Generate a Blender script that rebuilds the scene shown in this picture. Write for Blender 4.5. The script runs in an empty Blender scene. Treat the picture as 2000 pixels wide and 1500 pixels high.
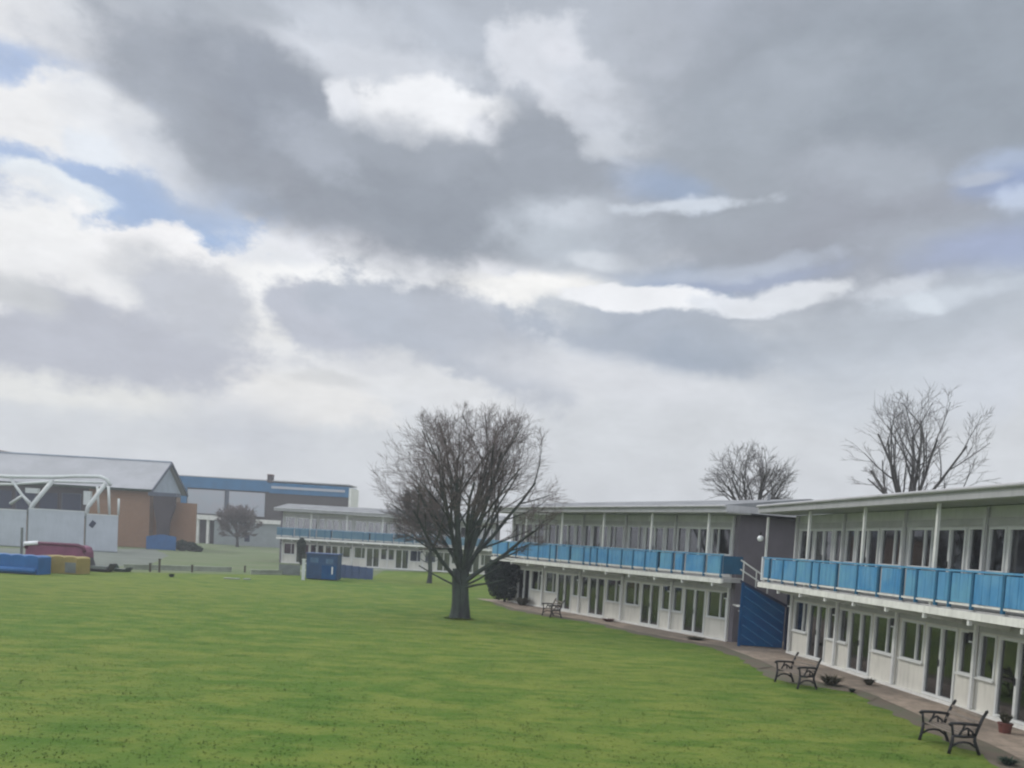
import bpy, math, random
import numpy as np
from mathutils import Vector, Matrix
R = math.radians
SC = bpy.context.scene
COL = SC.collection

# ------------------------------------------------------------------ camera
FPX = 1650.0            # focal length in pixels of the 2000 px wide frame
EYE = Vector((0.0, 0.0, 4.1))
PITCH, ROLL = R(3.0), R(3.3)
HORIZON = 1054.0
PPY = HORIZON + FPX * math.tan(PITCH)
cam = bpy.data.cameras.new('camera')
cam.sensor_fit = 'HORIZONTAL'; cam.sensor_width = 36.0
cam.lens = 36.0 * FPX / 2000.0
cam.shift_y = (PPY - 750.0) / 2000.0
cam.clip_start = 0.1; cam.clip_end = 5000
co = bpy.data.objects.new('camera', cam); COL.objects.link(co)
CM = Matrix.Rotation(R(90) - PITCH, 3, 'X') @ Matrix.Rotation(ROLL, 3, 'Z')
co.matrix_world = Matrix.Translation(EYE) @ CM.to_4x4()
SC.camera = co

def ray(x, y):
    return (CM @ Vector(((x - 1000.0) / FPX, -(y - PPY) / FPX, -1.0))).normalized()
def gnd(x, y, z=0.0):
    d = ray(x, y); t = (z - EYE.z) / d.z
    p = EYE + d * t
    return Vector((p.x, p.y, z))
def at(x, y, Y):
    d = ray(x, y)
    return EYE + d * (Y / d.y)
def proj(p):
    v = CM.transposed() @ (Vector(p) - EYE)
    return (1000 + FPX * v.x / -v.z, PPY - FPX * v.y / -v.z)

def lin(c):
    r = []
    for v in c:
        v = v / 255.0
        r.append(v / 12.92 if v <= 0.04045 else ((v + 0.055) / 1.055) ** 2.4)
    return tuple(r)

# ------------------------------------------------------------------ light
SC.view_settings.view_transform = 'Standard'
SC.view_settings.look = 'None'
SC.view_settings.exposure = 0.0
SC.view_settings.gamma = 1.0
SC.cycles.filter_width = 2.2
SC.cycles.max_bounces = 6
HAZE = 0.0012
SC.cycles.transparent_max_bounces = 24
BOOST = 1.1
SUN_EL, SUN_AZ = R(38), R(-62)      # azimuth from +Y towards +X
sl = bpy.data.lights.new('sun', 'SUN'); sl.energy = 1.5; sl.angle = R(10); sl.color = (1.0, 0.95, 0.88)
so = bpy.data.objects.new('sun', sl); COL.objects.link(so)
sd = Vector((math.sin(SUN_AZ) * math.cos(SUN_EL), math.cos(SUN_AZ) * math.cos(SUN_EL), math.sin(SUN_EL)))
so.rotation_euler = sd.to_track_quat('Z', 'Y').to_euler()
so.location = sd * 50

# ------------------------------------------------------------------ sky
W = bpy.data.worlds.new('World'); SC.world = W; W.use_nodes = True
wt = W.node_tree; wt.nodes.clear()
def N(t, typ, **kw):
    n = t.nodes.new(typ)
    for k, v in kw.items(): setattr(n, k, v)
    return n
def setin(n, i, v, t):
    if isinstance(v, bpy.types.NodeSocket): t.links.new(v, n.inputs[i])
    else: n.inputs[i].default_value = v
def M(t, op, a, b=None, c=None, clamp=False):
    n = N(t, 'ShaderNodeMath', operation=op); n.use_clamp = clamp
    setin(n, 0, a, t)
    if b is not None: setin(n, 1, b, t)
    if c is not None: setin(n, 2, c, t)
    return n.outputs[0]
def MIX(t, f, a, b):
    n = N(t, 'ShaderNodeMix', data_type='RGBA')
    for i, v in ((0, f), (6, a), (7, b)):
        if isinstance(v, bpy.types.NodeSocket): t.links.new(v, n.inputs[i])
        elif i == 0: n.inputs[0].default_value = v
        else: n.inputs[i].default_value = (v[0], v[1], v[2], 1)
    return n.outputs[2]
tc = N(wt, 'ShaderNodeTexCoord')
sep = N(wt, 'ShaderNodeSeparateXYZ'); wt.links.new(tc.outputs['Generated'], sep.inputs[0])
az = M(wt, 'ARCTAN2', sep.outputs[0], sep.outputs[1])
el = M(wt, 'ARCSINE', sep.outputs[2])
uv = N(wt, 'ShaderNodeCombineXYZ'); wt.links.new(az, uv.inputs[0]); wt.links.new(el, uv.inputs[1])
def noise(t, vec, scale, detail, rough=0.55, sx=(1, 1, 1)):
    m = N(t, 'ShaderNodeMapping'); t.links.new(vec, m.inputs[0]); m.inputs['Scale'].default_value = sx
    n = N(t, 'ShaderNodeTexNoise'); t.links.new(m.outputs[0], n.inputs['Vector'])
    n.inputs['Scale'].default_value = scale; n.inputs['Detail'].default_value = detail
    n.inputs['Roughness'].default_value = rough
    return n
n1 = noise(wt, uv.outputs[0], 5.5, 5, 0.55, (1, 1.7, 1))
sub = N(wt, 'ShaderNodeVectorMath', operation='SUBTRACT'); wt.links.new(n1.outputs['Color'], sub.inputs[0]); sub.inputs[1].default_value = (.5, .5, .5)
mad = N(wt, 'ShaderNodeVectorMath', operation='MULTIPLY_ADD'); wt.links.new(sub.outputs[0], mad.inputs[0]); mad.inputs[1].default_value = (.075, .045, 0); wt.links.new(uv.outputs[0], mad.inputs[2])
wuv = mad.outputs[0]
puff = noise(wt, uv.outputs[0], 15, 8, 0.6, (1, 1.5, 1)).outputs['Fac']
puffc = M(wt, 'SUBTRACT', puff, 0.5)
S = 10.0   # the Background runs at strength 0.1
def C10(c): return tuple(v * S for v in lin(c))
def uvpx(x, y):
    d = ray(x, y); return math.atan2(d.x, d.y), math.asin(d.z)

nish = N(wt, 'ShaderNodeTexSky'); nish.sky_type = 'NISHITA'; nish.sun_disc = False
nish.sun_elevation = SUN_EL; nish.sun_rotation = SUN_AZ
nish.air_density = 1.0; nish.dust_density = 1.5; nish.ozone_density = 1.2
# cloud deck: pale near the horizon, greyer higher up, raised overhead to add light
ramp = N(wt, 'ShaderNodeValToRGB')
wt.links.new(M(wt, 'DIVIDE', el, math.pi / 2), ramp.inputs[0])
stops = [(0.0, (209, 212, 217)), (0.075, (211, 215, 220)), (0.16, (210, 214, 220)), (0.24, (196, 202, 211)), (0.34, (176, 182, 192)), (0.44, (190, 196, 204)), (0.7, (250, 251, 253))]
ce = ramp.color_ramp.elements
while len(ce) < len(stops): ce.new(0.5)
for e, (p, c) in zip(ce, stops):
    e.position = p; l = lin(c); e.color = (l[0], l[1], l[2], 1)
sc10 = N(wt, 'ShaderNodeVectorMath', operation='SCALE'); wt.links.new(ramp.outputs[0], sc10.inputs[0]); sc10.inputs['Scale'].default_value = S
cur = sc10.outputs[0]
BLUE = 'blue'
BL = [
 # x, y, rx, ry, rot, colour, softness, alpha, puffiness
 (200,-60,500,130,0,(178,182,190),.7,.8,.4),
 (0,90,210,120,0,(230,232,236),.5,.97,.7),
 (1500,60,600,160,0,(170,177,190),.9,.8,.2),
 (240,66,120,38,5,(224,227,232),.5,.95,.7),
 (110,165,150,44,4,BLUE,.5,.95,.8),
 (290,375,300,92,10,BLUE,.5,1,.6),
 (470,450,220,66,10,BLUE,.6,.97,.5),
 (70,320,170,66,0,BLUE,.6,.9,.8),
 (1290,372,140,52,5,BLUE,.9,.95,.4),
 (1990,400,150,120,0,BLUE,.9,.75,.4),
 (1450,538,200,36,-2,BLUE,.8,1,.4),
 (250,130,150,50,15,(200,204,212),.6,.85,.7),
 (380,300,130,70,25,(186,194,208),.9,.85,.3),
 # bright cumulus
 (95,235,190,50,-4,(238,239,241),.35,1,.8),
 (240,255,90,46,20,(228,231,236),.5,.95,.8),
 (180,290,44,22,0,(228,234,242),.5,.9,1.0),
 (105,366,85,22,4,(232,238,244),.4,1,.9),
 (330,300,80,34,20,(208,213,222),.7,.8,.6),
 (60,400,90,30,0,(214,218,226),.8,.6,.6),
 (110,525,225,92,4,(241,242,243),.28,1,.6),
 (330,510,120,62,14,(247,247,249),.22,1,.7),
 (440,545,70,44,20,(242,243,246),.3,1,.8),
 (150,610,270,110,0,(234,235,237),.5,1,.6),
 (500,610,150,110,0,(238,239,241),.5,1,.6),
 (650,515,150,48,0,(232,235,240),.28,1,.8),
 (830,520,240,56,8,(232,234,240),.3,1,.7),
 (640,560,190,40,-4,(245,246,247),.35,1,.6),
 (880,560,180,50,5,(236,238,242),.4,1,.8),
 (990,600,150,56,12,(234,236,240),.4,.95,.8),
 (560,690,190,90,0,(233,234,235),.5,1,.6),
 (800,740,300,60,2,(226,228,231),.6,.85,.5),
 (200,755,330,42,2,(229,230,229),.5,.9,.5),
 (520,770,200,40,8,(232,232,232),.45,.95,.6),
 (1060,575,160,42,2,(245,245,244),.35,1,.5),
 (1180,190,200,150,30,(202,207,216),.6,.85,.7),
 # grey bases under the bright tops
 (350,560,110,54,30,(208,211,216),.6,.75,.6),
 (200,668,240,72,3,(186,190,201),.4,.97,.6),
 (390,590,86,66,35,(194,198,207),.45,.9,.7),
 (30,565,70,30,15,(203,206,210),.5,.9,.7),
 (640,620,110,56,8,(188,193,205),.35,.97,.8),
 (810,625,160,62,16,(182,189,201),.35,.97,.8),
 (960,680,150,58,32,(184,190,201),.45,.9,.7),
 (1270,650,220,58,6,(172,181,195),.4,.95,.6),
 (1380,688,100,44,0,(160,171,187),.5,.9,.5),
 (1110,610,60,26,20,(190,197,206),.7,.6,.5),
 (1700,650,300,80,2,(178,186,197),.8,.8,.4),
 (1900,600,200,60,0,(186,194,204),.8,.5,.5),
 (1180,735,200,34,8,(218,221,227),.7,.75,.5),
 (470,835,110,50,10,(198,202,210),.8,.7,.4),
 (1750,760,170,60,0,(200,207,216),.8,.5,.4),
 (1920,735,60,60,0,(210,216,226),.7,.6,.4),
 (630,745,60,14,0,(208,210,212),.6,.6,.6),
 (730,705,90,24,0,(208,211,217),.6,.6,.6),
 # the long dark band and the grey mass to the right
 (460,60,220,90,10,(178,185,195),.8,.9,.3),
 (960,40,330,120,5,(180,187,198),.8,.9,.3),
 (560,95,90,30,10,(190,196,206),.8,.7,.8),
 (850,60,90,40,20,(192,199,210),.8,.6,.8),
 (680,50,100,34,10,(203,209,219),.7,.85,.6),
 (370,170,140,66,25,(165,171,182),.5,.95,.6),
 (460,260,180,80,28,(161,168,179),.6,.9,.4),
 (640,340,240,88,26,(154,160,171),.6,.97,.4),
 (700,120,180,34,4,(212,217,226),.6,.9,.7),
 (570,210,160,66,26,(152,159,171),.5,.97,.5),
 (890,385,265,84,8,(150,157,168),.45,1,.45),
 (830,216,125,44,4,(241,243,247),.3,1,.6),
 (945,262,30,20,20,(230,233,240),.5,.9,.8),
 (660,190,24,24,40,(232,235,241),.5,.95,.7),
 (1080,345,115,110,20,(156,163,174),.45,.97,.6),
 (625,290,60,40,20,(180,187,199),.9,.7,1.2),
 (800,285,120,40,10,(164,171,182),.6,.7,.6),
 (1090,140,100,62,25,(217,221,229),.4,.97,.8),
 (1190,225,96,56,35,(214,219,228),.45,.95,.7),
 (1220,292,66,30,0,(221,226,234),.4,.97,.6),
 (1105,106,26,14,0,(228,231,239),.8,.8,1.2),
 (1150,455,150,50,0,(192,200,210),.6,.9,.5),
 (1120,425,60,22,0,(206,213,223),.6,.85,.7),
 (1335,403,96,12,-3,(214,222,232),.55,.95,1.0),
 (1320,440,90,30,0,(196,205,215),.6,.85,.6),
 (1175,503,46,13,6,(216,222,230),.5,.95,.6),
 (1640,270,350,230,0,(161,168,179),.7,.97,.3),
 (1850,150,320,170,0,(150,159,170),.8,.8,.4),
 (1600,430,280,110,5,(157,162,173),.6,.9,.3),
 (1430,340,120,130,0,(162,170,180),.8,.7,.5),
 (1290,368,80,24,10,BLUE,.9,.5,.8),
 (1335,403,96,11,-3,(212,220,231),.7,.9,1.3),
 (1700,330,90,40,10,(174,182,193),.9,.7,1.0),
 (1560,180,110,50,-10,(170,178,189),.9,.7,1.0),
 (1820,470,110,36,0,(172,180,192),.9,.7,1.0),
 (1460,542,150,15,-2,(163,174,198),.9,.8,.6),
 (1440,522,150,12,-3,(188,197,212),.8,.7,1.0),
 (1270,578,150,21,2,(242,244,248),.28,1,.7),
 (1430,590,90,15,6,(226,230,237),.45,1,1.0),
 (1545,574,105,16,-5,(224,228,234),.5,.9,1.0),
 (1745,566,60,16,-3,(210,216,225),.6,.85,1.2),
 (1850,582,120,16,-4,(206,214,224),.7,.8,1.2),
 (1790,598,30,14,20,(212,220,229),.5,.9,.6),
 (1980,302,80,22,0,(176,190,214),.9,.8,1.0),
 (1990,345,90,24,0,(150,165,197),.7,.9,.4),
 (1985,378,44,20,0,(196,208,228),.8,.8,1.2),
 (1895,340,34,9,0,(184,192,206),.8,.8,1.0),
 (1950,480,120,34,0,(162,174,204),.8,.75,.4),
]
BLc = MIX(wt, 0.62, nish.outputs[0], C10((163, 186, 222)))
for bi, (x, y, rx, ry, rot, c, soft, alpha, pf) in enumerate(BL):
    if bi % 12 == 11:   # keeps the shader compiler from evaluating every bank at once
        dep = N(wt, 'ShaderNodeVectorMath', operation='MULTIPLY_ADD')
        wt.links.new(cur, dep.inputs[0]); dep.inputs[1].default_value = (1e-9,) * 3; wt.links.new(wuv, dep.inputs[2])
        wuv = dep.outputs[0]
    cu, cv = uvpx(x, y)
    sx = rx / FPX * 1.0 / max(0.8, math.cos(cv)); sy = ry / FPX
    # the frame is rolled, so tilt each bank with it
    mp = N(wt, 'ShaderNodeMapping', vector_type='TEXTURE')
    wt.links.new(wuv, mp.inputs[0])
    mp.inputs['Location'].default_value = (cu, cv, 0)
    mp.inputs['Rotation'].default_value = (0, 0, R(-rot) + ROLL * 0.6)
    mp.inputs['Scale'].default_value = (sx * 1.12, sy * 1.12, 1)
    ln = N(wt, 'ShaderNodeVectorMath', operation='LENGTH'); wt.links.new(mp.outputs[0], ln.inputs[0])
    d = M(wt, 'MULTIPLY_ADD', puffc, pf * 2.5, ln.outputs['Value'])
    mr = N(wt, 'ShaderNodeMapRange', interpolation_type='SMOOTHSTEP')
    wt.links.new(d, mr.inputs[0])
    mr.inputs[1].default_value = 1 + soft * .62; mr.inputs[2].default_value = 1 - soft * .85
    mr.inputs[3].default_value = 0; mr.inputs[4].default_value = alpha
    cur = MIX(wt, mr.outputs[0], cur, BLc if c == BLUE else C10(c))
# fine cloud texture
fine = noise(wt, wuv, 13, 8, 0.62, (1, 2.0, 1)).outputs['Fac']
fm = N(wt, 'ShaderNodeMapRange'); wt.links.new(fine, fm.inputs[0])
fm.inputs[1].default_value = .25; fm.inputs[2].default_value = .75; fm.inputs[3].default_value = .92; fm.inputs[4].default_value = 1.09
sc2 = N(wt, 'ShaderNodeVectorMath', operation='SCALE'); wt.links.new(cur, sc2.inputs[0]); wt.links.new(fm.outputs[0], sc2.inputs['Scale'])
# extra sky light added out of view, high overhead and behind the viewpoint
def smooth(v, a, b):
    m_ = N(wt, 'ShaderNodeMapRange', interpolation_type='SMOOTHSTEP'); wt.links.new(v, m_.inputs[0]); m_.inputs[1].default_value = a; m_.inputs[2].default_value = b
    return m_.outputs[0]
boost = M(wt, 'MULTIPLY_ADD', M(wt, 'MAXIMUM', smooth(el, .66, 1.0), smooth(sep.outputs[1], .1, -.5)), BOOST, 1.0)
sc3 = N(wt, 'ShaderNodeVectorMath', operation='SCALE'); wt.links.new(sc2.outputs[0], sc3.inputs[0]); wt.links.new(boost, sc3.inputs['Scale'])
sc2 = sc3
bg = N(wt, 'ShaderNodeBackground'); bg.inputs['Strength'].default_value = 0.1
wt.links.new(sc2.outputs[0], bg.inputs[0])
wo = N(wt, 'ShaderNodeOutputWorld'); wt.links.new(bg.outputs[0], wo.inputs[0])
W.cycles.sampling_method = 'MANUAL'; W.cycles.sample_map_resolution = 512

# ------------------------------------------------------------------ materials
def mat(name, c, rough=0.7, var=0.12, scale=1.5, c2=None, bump=0.0, bscale=20, spec=0.3, metal=0.0,
        streak=0.0, stretch=(1, 1, 1), detail=4):
    m = bpy.data.materials.new(name); m.use_nodes = True; t = m.node_tree
    b = t.nodes['Principled BSDF']
    b.inputs['Roughness'].default_value = rough; b.inputs['Metallic'].default_value = metal
    b.inputs['Specular IOR Level'].default_value = spec
    tcn = N(t, 'ShaderNodeTexCoord'); co_ = tcn.outputs['Object']
    n = noise(t, co_, scale, detail, 0.6, stretch)
    c = lin(c) if max(c) > 1.5 else c
    if c2 is None: c2 = tuple(v * (1 - var * 2) for v in c)
    else: c2 = lin(c2) if max(c2) > 1.5 else c2
    mr = N(t, 'ShaderNodeMapRange', interpolation_type='SMOOTHSTEP'); t.links.new(n.outputs['Fac'], mr.inputs[0])
    mr.inputs[1].default_value = .33; mr.inputs[2].default_value = .67
    out = MIX(t, mr.outputs[0], c, c2)
    if streak > 0:      # rain streaks and grime, longer than wide
        n2 = noise(t, co_, 3.0, 5, 0.6, (2.2, 2.2, 0.25))
        m2 = N(t, 'ShaderNodeMapRange'); t.links.new(n2.outputs['Fac'], m2.inputs[0])
        m2.inputs[1].default_value = .5; m2.inputs[2].default_value = .78
        m2.inputs[3].default_value = 0; m2.inputs[4].default_value = streak
        out = MIX(t, m2.outputs[0], out, tuple(v * .35 for v in c))
    t.links.new(out, b.inputs['Base Color'])
    if bump > 0:
        n3 = noise(t, co_, bscale, 4)
        bp = N(t, 'ShaderNodeBump'); bp.inputs['Strength'].default_value = bump; bp.inputs['Distance'].default_value = 0.02
        t.links.new(n3.outputs['Fac'], bp.inputs['Height']); t.links.new(bp.outputs[0], b.inputs['Normal'])
    return m
MT = {}
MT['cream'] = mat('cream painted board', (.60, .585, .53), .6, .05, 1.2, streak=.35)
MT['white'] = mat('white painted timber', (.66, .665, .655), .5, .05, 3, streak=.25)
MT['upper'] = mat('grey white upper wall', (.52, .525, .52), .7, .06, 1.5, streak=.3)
MT['soffit'] = mat('grey soffit board', (.41, .41, .41), .8, .08, 2)
MT['edge'] = mat('pale concrete edge', (.72, .715, .68), .7, .07, 2.5, streak=.4)
MT['fascia'] = mat('pale grey fascia', (.39, .39, .41), .5, .06, 1.2, streak=.3)
MT['roof'] = mat('grey felt roof', (.24, .25, .265), .95, .12, .8, bump=.2, spec=.05)
MT['frame'] = mat('white window frame', (.60, .61, .60), .35, .03, 4)
MT['glassdark'] = None
MT['curtain'] = mat('grey green curtain', (.40, .41, .38), .9, .1, 5, stretch=(8, 8, .5))
MT['curtain2'] = mat('pale curtain', (.55, .53, .49), .9, .1, 5, stretch=(8, 8, .5))
MT['room'] = mat('dim room interior', (.30, .29, .27), .9, .15, 1)
MT['blue'] = mat('turquoise balustrade panel', (.055, .225, .44), .5, .10, 1.3, c2=(.11, .29, .47), streak=.5)
MT['blue2'] = mat('deep teal panel', (.012, .10, .20), .45, .1, 1.2)
MT['railpost'] = mat('dark blue rail post', (.025, .125, .23), .45, .1, 3)
MT['greyend'] = mat('grey brown render', (.16, .145, .165), .9, .08, .8, bump=.3, bscale=40)
MT['stairblue'] = mat('royal blue boarding', (.003, .05, .155), .6, .12, 1.5, c2=(.005, .07, .18), spec=.08)
MT['stairblue2'] = mat('worn light blue batten', (.035, .16, .34), .5, .12, 1.5)
MT['blueb'] = mat('turquoise balustrade panel, greyer', (.085, .255, .45), .4, .10, 1.0, c2=(.12, .31, .45), streak=.45)
MT['bluef'] = mat('faded balustrade panel', (.07, .155, .22), .5, .10, 1.0, c2=(.10, .19, .25), streak=.15)
MT['navy'] = mat('navy painted post', (.01, .018, .05), .5, .1, 2)
MT['bark'] = mat('grey brown bark', (.075, .07, .068), .95, .25, 4, bump=.8, bscale=14, stretch=(1, 1, .3))
MT['barkg'] = mat('mossy dark bark', (.05, .065, .055), .95, .25, 3, c2=(.03, .034, .034), bump=.8, bscale=12, stretch=(1, 1, .3))
MT['twig'] = mat('grey twigs', (.15, .122, .115), .9, .2, 2)
MT['twigl'] = mat('pale grey twigs', (.16, .15, .155), .9, .2, 2)
MT['iron'] = mat('black cast iron', (.02, .02, .022), .45, .1, 6)
MT['slat'] = mat('weathered bench slat', (.115, .085, .062), .75, .25, 3, stretch=(6, 1, 6), c2=(.06, .045, .035))
MT['conifer'] = mat('dark evergreen', (.012, .03, .026), .8, .3, 6)
MT['conifer2'] = mat('dark green leaf', (.022, .045, .028), .8, .3, 6)
MT['dryplant'] = mat('dry brown plant', (.07, .058, .04), .9, .3, 8, c2=(.05, .055, .03))
MT['pot'] = mat('terracotta', (.14, .05, .04), .8, .2, 5)
MT['hallroof'] = mat('grey profiled roof sheet', (.32, .33, .355), .7, .06, .3, c2=(.27, .28, .30), streak=.2, spec=.1)
MT['hallgrey'] = mat('blue grey gable cladding', (.31, .36, .44), .6, .06, 1)
MT['barge'] = mat('slate blue barge board', (.07, .085, .12), .6, .1, 1)
MT['brown'] = mat('dark brown cladding', (.055, .045, .05), .8, .1, .7)
MT['hoard'] = mat('pale grey hoarding', (.37, .405, .45), .55, .05, .6, streak=.25)
MT['tube'] = mat('white tubular steel', (.5, .53, .53), .4, .05, 3)
MT['bluefascia'] = mat('steel blue fascia', (.02, .13, .27), .6, .1, .5, spec=.1)
MT['panel'] = mat('pale blue panel', (.34, .375, .42), .45, .05, .5, c2=(.36, .36, .40))
MT['pvcblue'] = mat('blue inflatable vinyl', (.012, .105, .30), .35, .1, 1)
MT['pvcred'] = mat('crimson inflatable vinyl', (.18, .05, .10), .4, .12, 1)
MT['pvcyel'] = mat('yellow inflatable vinyl', (.27, .21, .065), .5, .12, 1)
MT['banner'] = mat('blue banner', (.03, .11, .27), .6, .1, 1)
MT['kiosk'] = mat('dark blue kiosk', (.012, .055, .14), .45, .15, 1.2)
MT['kiosk2'] = mat('mid blue sign', (.06, .13, .22), .5, .15, 4)
MT['fenceblue'] = mat('faded blue board', (.07, .11, .22), .7, .1, 1)
MT['greyboard'] = mat('weathered grey board', (.16, .18, .175), .8, .15, 1)
MT['car'] = mat('dark grey car paint', (.03, .034, .042), .25, .05, 2, spec=.5)
MT['tyre'] = mat('black rubber', (.012, .012, .012), .9, .1, 5)
MT['kerb'] = mat('pale stone kerb', (.27, .30, .24), .85, .15, 1)
MT['lampglass'] = mat('white lamp globe', (.75, .77, .8), .3, .02, 2)
MT['wallw'] = mat('pale render wall', (.27, .30, .31), .8, .06, .8, streak=.2)
MT['rust'] = mat('brown ridge tile', (.16, .125, .10), .8, .1, 1)

def glass_mat():
    m = bpy.data.materials.new('window glass'); m.use_nodes = True; t = m.node_tree; t.nodes.clear()
    g = N(t, 'ShaderNodeBsdfGlossy'); g.inputs['Roughness'].default_value = 0.04; g.inputs[0].default_value = (.9, .9, .93, 1)
    tr = N(t, 'ShaderNodeBsdfTransparent'); tr.inputs[0].default_value = (.66, .67, .68, 1)
    fr = N(t, 'ShaderNodeFresnel'); fr.inputs[0].default_value = 1.5
    mr = N(t, 'ShaderNodeMapRange'); t.links.new(fr.outputs[0], mr.inputs[0])
    mr.inputs[3].default_value = .10; mr.inputs[4].default_value = .95
    mx = N(t, 'ShaderNodeMixShader'); t.links.new(mr.outputs[0], mx.inputs[0])
    t.links.new(tr.outputs[0], mx.inputs[1]); t.links.new(g.outputs[0], mx.inputs[2])
    o = N(t, 'ShaderNodeOutputMaterial'); t.links.new(mx.outputs[0], o.inputs[0])
    return m
MT['glass'] = glass_mat()

def brick_mat(name, c1, c2, mortar, sc=1.0):
    m = bpy.data.materials.new(name); m.use_nodes = True; t = m.node_tree
    b = t.nodes['Principled BSDF']; b.inputs['Roughness'].default_value = .9
    tcn = N(t, 'ShaderNodeTexCoord'); mp = N(t, 'ShaderNodeMapping'); t.links.new(tcn.outputs['Object'], mp.inputs[0])
    mp.inputs['Rotation'].default_value = (R(90), 0, 0)
    br = N(t, 'ShaderNodeTexBrick'); t.links.new(mp.outputs[0], br.inputs['Vector'])
    for i, c in (('Color1', c1), ('Color2', c2), ('Mortar', mortar)): br.inputs[i].default_value = (*c, 1)
    br.inputs['Scale'].default_value = sc; br.inputs['Brick Width'].default_value = .225; br.inputs['Row Height'].default_value = .075
    br.inputs['Mortar Size'].default_value = .008
    n = noise(t, tcn.outputs['Object'], .6, 4)
    out = MIX(t, M(t, 'MULTIPLY', n.outputs['Fac'], .5), br.outputs['Color'], tuple(v * .55 for v in c1))
    t.links.new(out, b.inputs['Base Color'])
    return m
MT['brick'] = brick_mat('orange brown brick', (.29, .15, .075), (.22, .115, .06), (.2, .18, .16))
MT['darkbrick'] = brick_mat('dark brown brick', (.05, .037, .036), (.038, .03, .03), (.055, .048, .045))

def ground_mat():
    m = bpy.data.materials.new('rough lawn grass'); m.use_nodes = True; t = m.node_tree
    b = t.nodes['Principled BSDF']; b.inputs['Roughness'].default_value = .9; b.inputs['Specular IOR Level'].default_value = .1
    g = N(t, 'ShaderNodeNewGeometry').outputs['Position']
    big = noise(t, g, .05, 3, .5).outputs['Fac']
    mid = noise(t, g, .55, 5, .65, (1, 1.2, 1)).outputs['Fac']
    tuft = noise(t, g, 2.6, 4, .6, (.8, 1.3, 1)).outputs['Fac']
    fin = noise(t, g, 26, 4, .7).outputs['Fac']
    def rng(f, a, b_, c=0.0, d=1.0):
        mr = N(t, 'ShaderNodeMapRange', interpolation_type='SMOOTHSTEP'); t.links.new(f, mr.inputs[0])
        for i, v in ((1, a), (2, b_), (3, c), (4, d)): mr.inputs[i].default_value = v
        return mr.outputs[0]
    strk = noise(t, g, 1.0, 4, .6, (.55, 1.5, 1)).outputs['Fac']
    c = MIX(t, rng(big, .35, .65), (.072, .136, .022), (.116, .154, .031))
    c = MIX(t, rng(mid, .40, .62, 0, .7), c, (.152, .184, .038))
    c = MIX(t, rng(strk, .46, .66, 0, .70), c, (.050, .112, .014))
    c = MIX(t, rng(tuft, .56, .72, 0, .30), c, (.04, .09, .012))
    c = MIX(t, rng(fin, .3, .7, 0, .12), c, (.05, .09, .015))
    t.links.new(c, b.inputs['Base Color'])
    h = M(t, 'MULTIPLY_ADD', fin, .25, M(t, 'MULTIPLY', tuft, 1.0))
    bp = N(t, 'ShaderNodeBump'); bp.inputs['Strength'].default_value = .6; bp.inputs['Distance'].default_value = .12
    t.links.new(h, bp.inputs['Height']); t.links.new(bp.outputs[0], b.inputs['Normal'])
    return m
MT['grass'] = ground_mat()
def blade_mat():
    m = bpy.data.materials.new('grass blades'); m.use_nodes = True; t = m.node_tree
    b = t.nodes['Principled BSDF']; b.inputs['Roughness'].default_value = .7; b.inputs['Specular IOR Level'].default_value = .2
    g = N(t, 'ShaderNodeNewGeometry').outputs['Position']
    n = noise(t, g, .5, 5, .65).outputs['Fac']; n2 = noise(t, g, 9, 2).outputs['Fac']
    c = MIX(t, n, (.08, .15, .022), (.15, .185, .04)); c = MIX(t, M(t, 'MULTIPLY', n2, .6), c, (.21, .22, .06))
    t.links.new(c, b.inputs['Base Color'])
    return m
bm_ = MT['grass'].copy(); bm_.name = 'grass blades'; MT['blade'] = bm_
bt_ = bm_.node_tree; bb_ = bt_.nodes['Principled BSDF']
for l_ in list(bb_.inputs['Normal'].links): bt_.links.remove(l_)
nn_ = N(bt_, 'ShaderNodeCombineXYZ'); nn_.inputs[2].default_value = 1.0; bt_.links.new(nn_.outputs[0], bb_.inputs['Normal'])
def paving_mat():
    m = bpy.data.materials.new('worn path paving'); m.use_nodes = True; t = m.node_tree
    b = t.nodes['Principled BSDF']; b.inputs['Roughness'].default_value = .8
    g = N(t, 'ShaderNodeNewGeometry').outputs['Position']
    n = noise(t, g, .35, 5, .6).outputs['Fac']; n2 = noise(t, g, 2.5, 6, .7).outputs['Fac']
    mr = N(t, 'ShaderNodeMapRange', interpolation_type='SMOOTHSTEP'); t.links.new(n, mr.inputs[0])
    mr.inputs[1].default_value = .4; mr.inputs[2].default_value = .6
    c = MIX(t, mr.outputs[0], (.32, .255, .20), (.18, .145, .115))
    n2b = N(t, 'ShaderNodeMapRange'); t.links.new(n2, n2b.inputs[0]); n2b.inputs[1].default_value = .4; n2b.inputs[2].default_value = .75
    c = MIX(t, M(t, 'MULTIPLY', n2b.outputs[0], .75), c, (.085, .07, .055))
    # slab joints
    mp = N(t, 'ShaderNodeMapping'); t.links.new(g, mp.inputs[0]); mp.inputs['Rotation'].default_value = (0, 0, R(6))
    br = N(t, 'ShaderNodeTexBrick'); t.links.new(mp.outputs[0], br.inputs['Vector'])
    br.inputs['Brick Width'].default_value = .9; br.inputs['Row Height'].default_value = .6; br.inputs['Mortar Size'].default_value = .012; br.inputs['Scale'].default_value = 1.0
    c = MIX(t, M(t, 'MULTIPLY', br.outputs['Fac'], .55), c, (.08, .075, .06))
    t.links.new(c, b.inputs['Base Color'])
    bp = N(t, 'ShaderNodeBump'); bp.inputs['Strength'].default_value = .3; bp.inputs['Distance'].default_value = .02
    t.links.new(n2, bp.inputs['Height']); t.links.new(bp.outputs[0], b.inputs['Normal'])
    return m
MT['paving'] = paving_mat()
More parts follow.
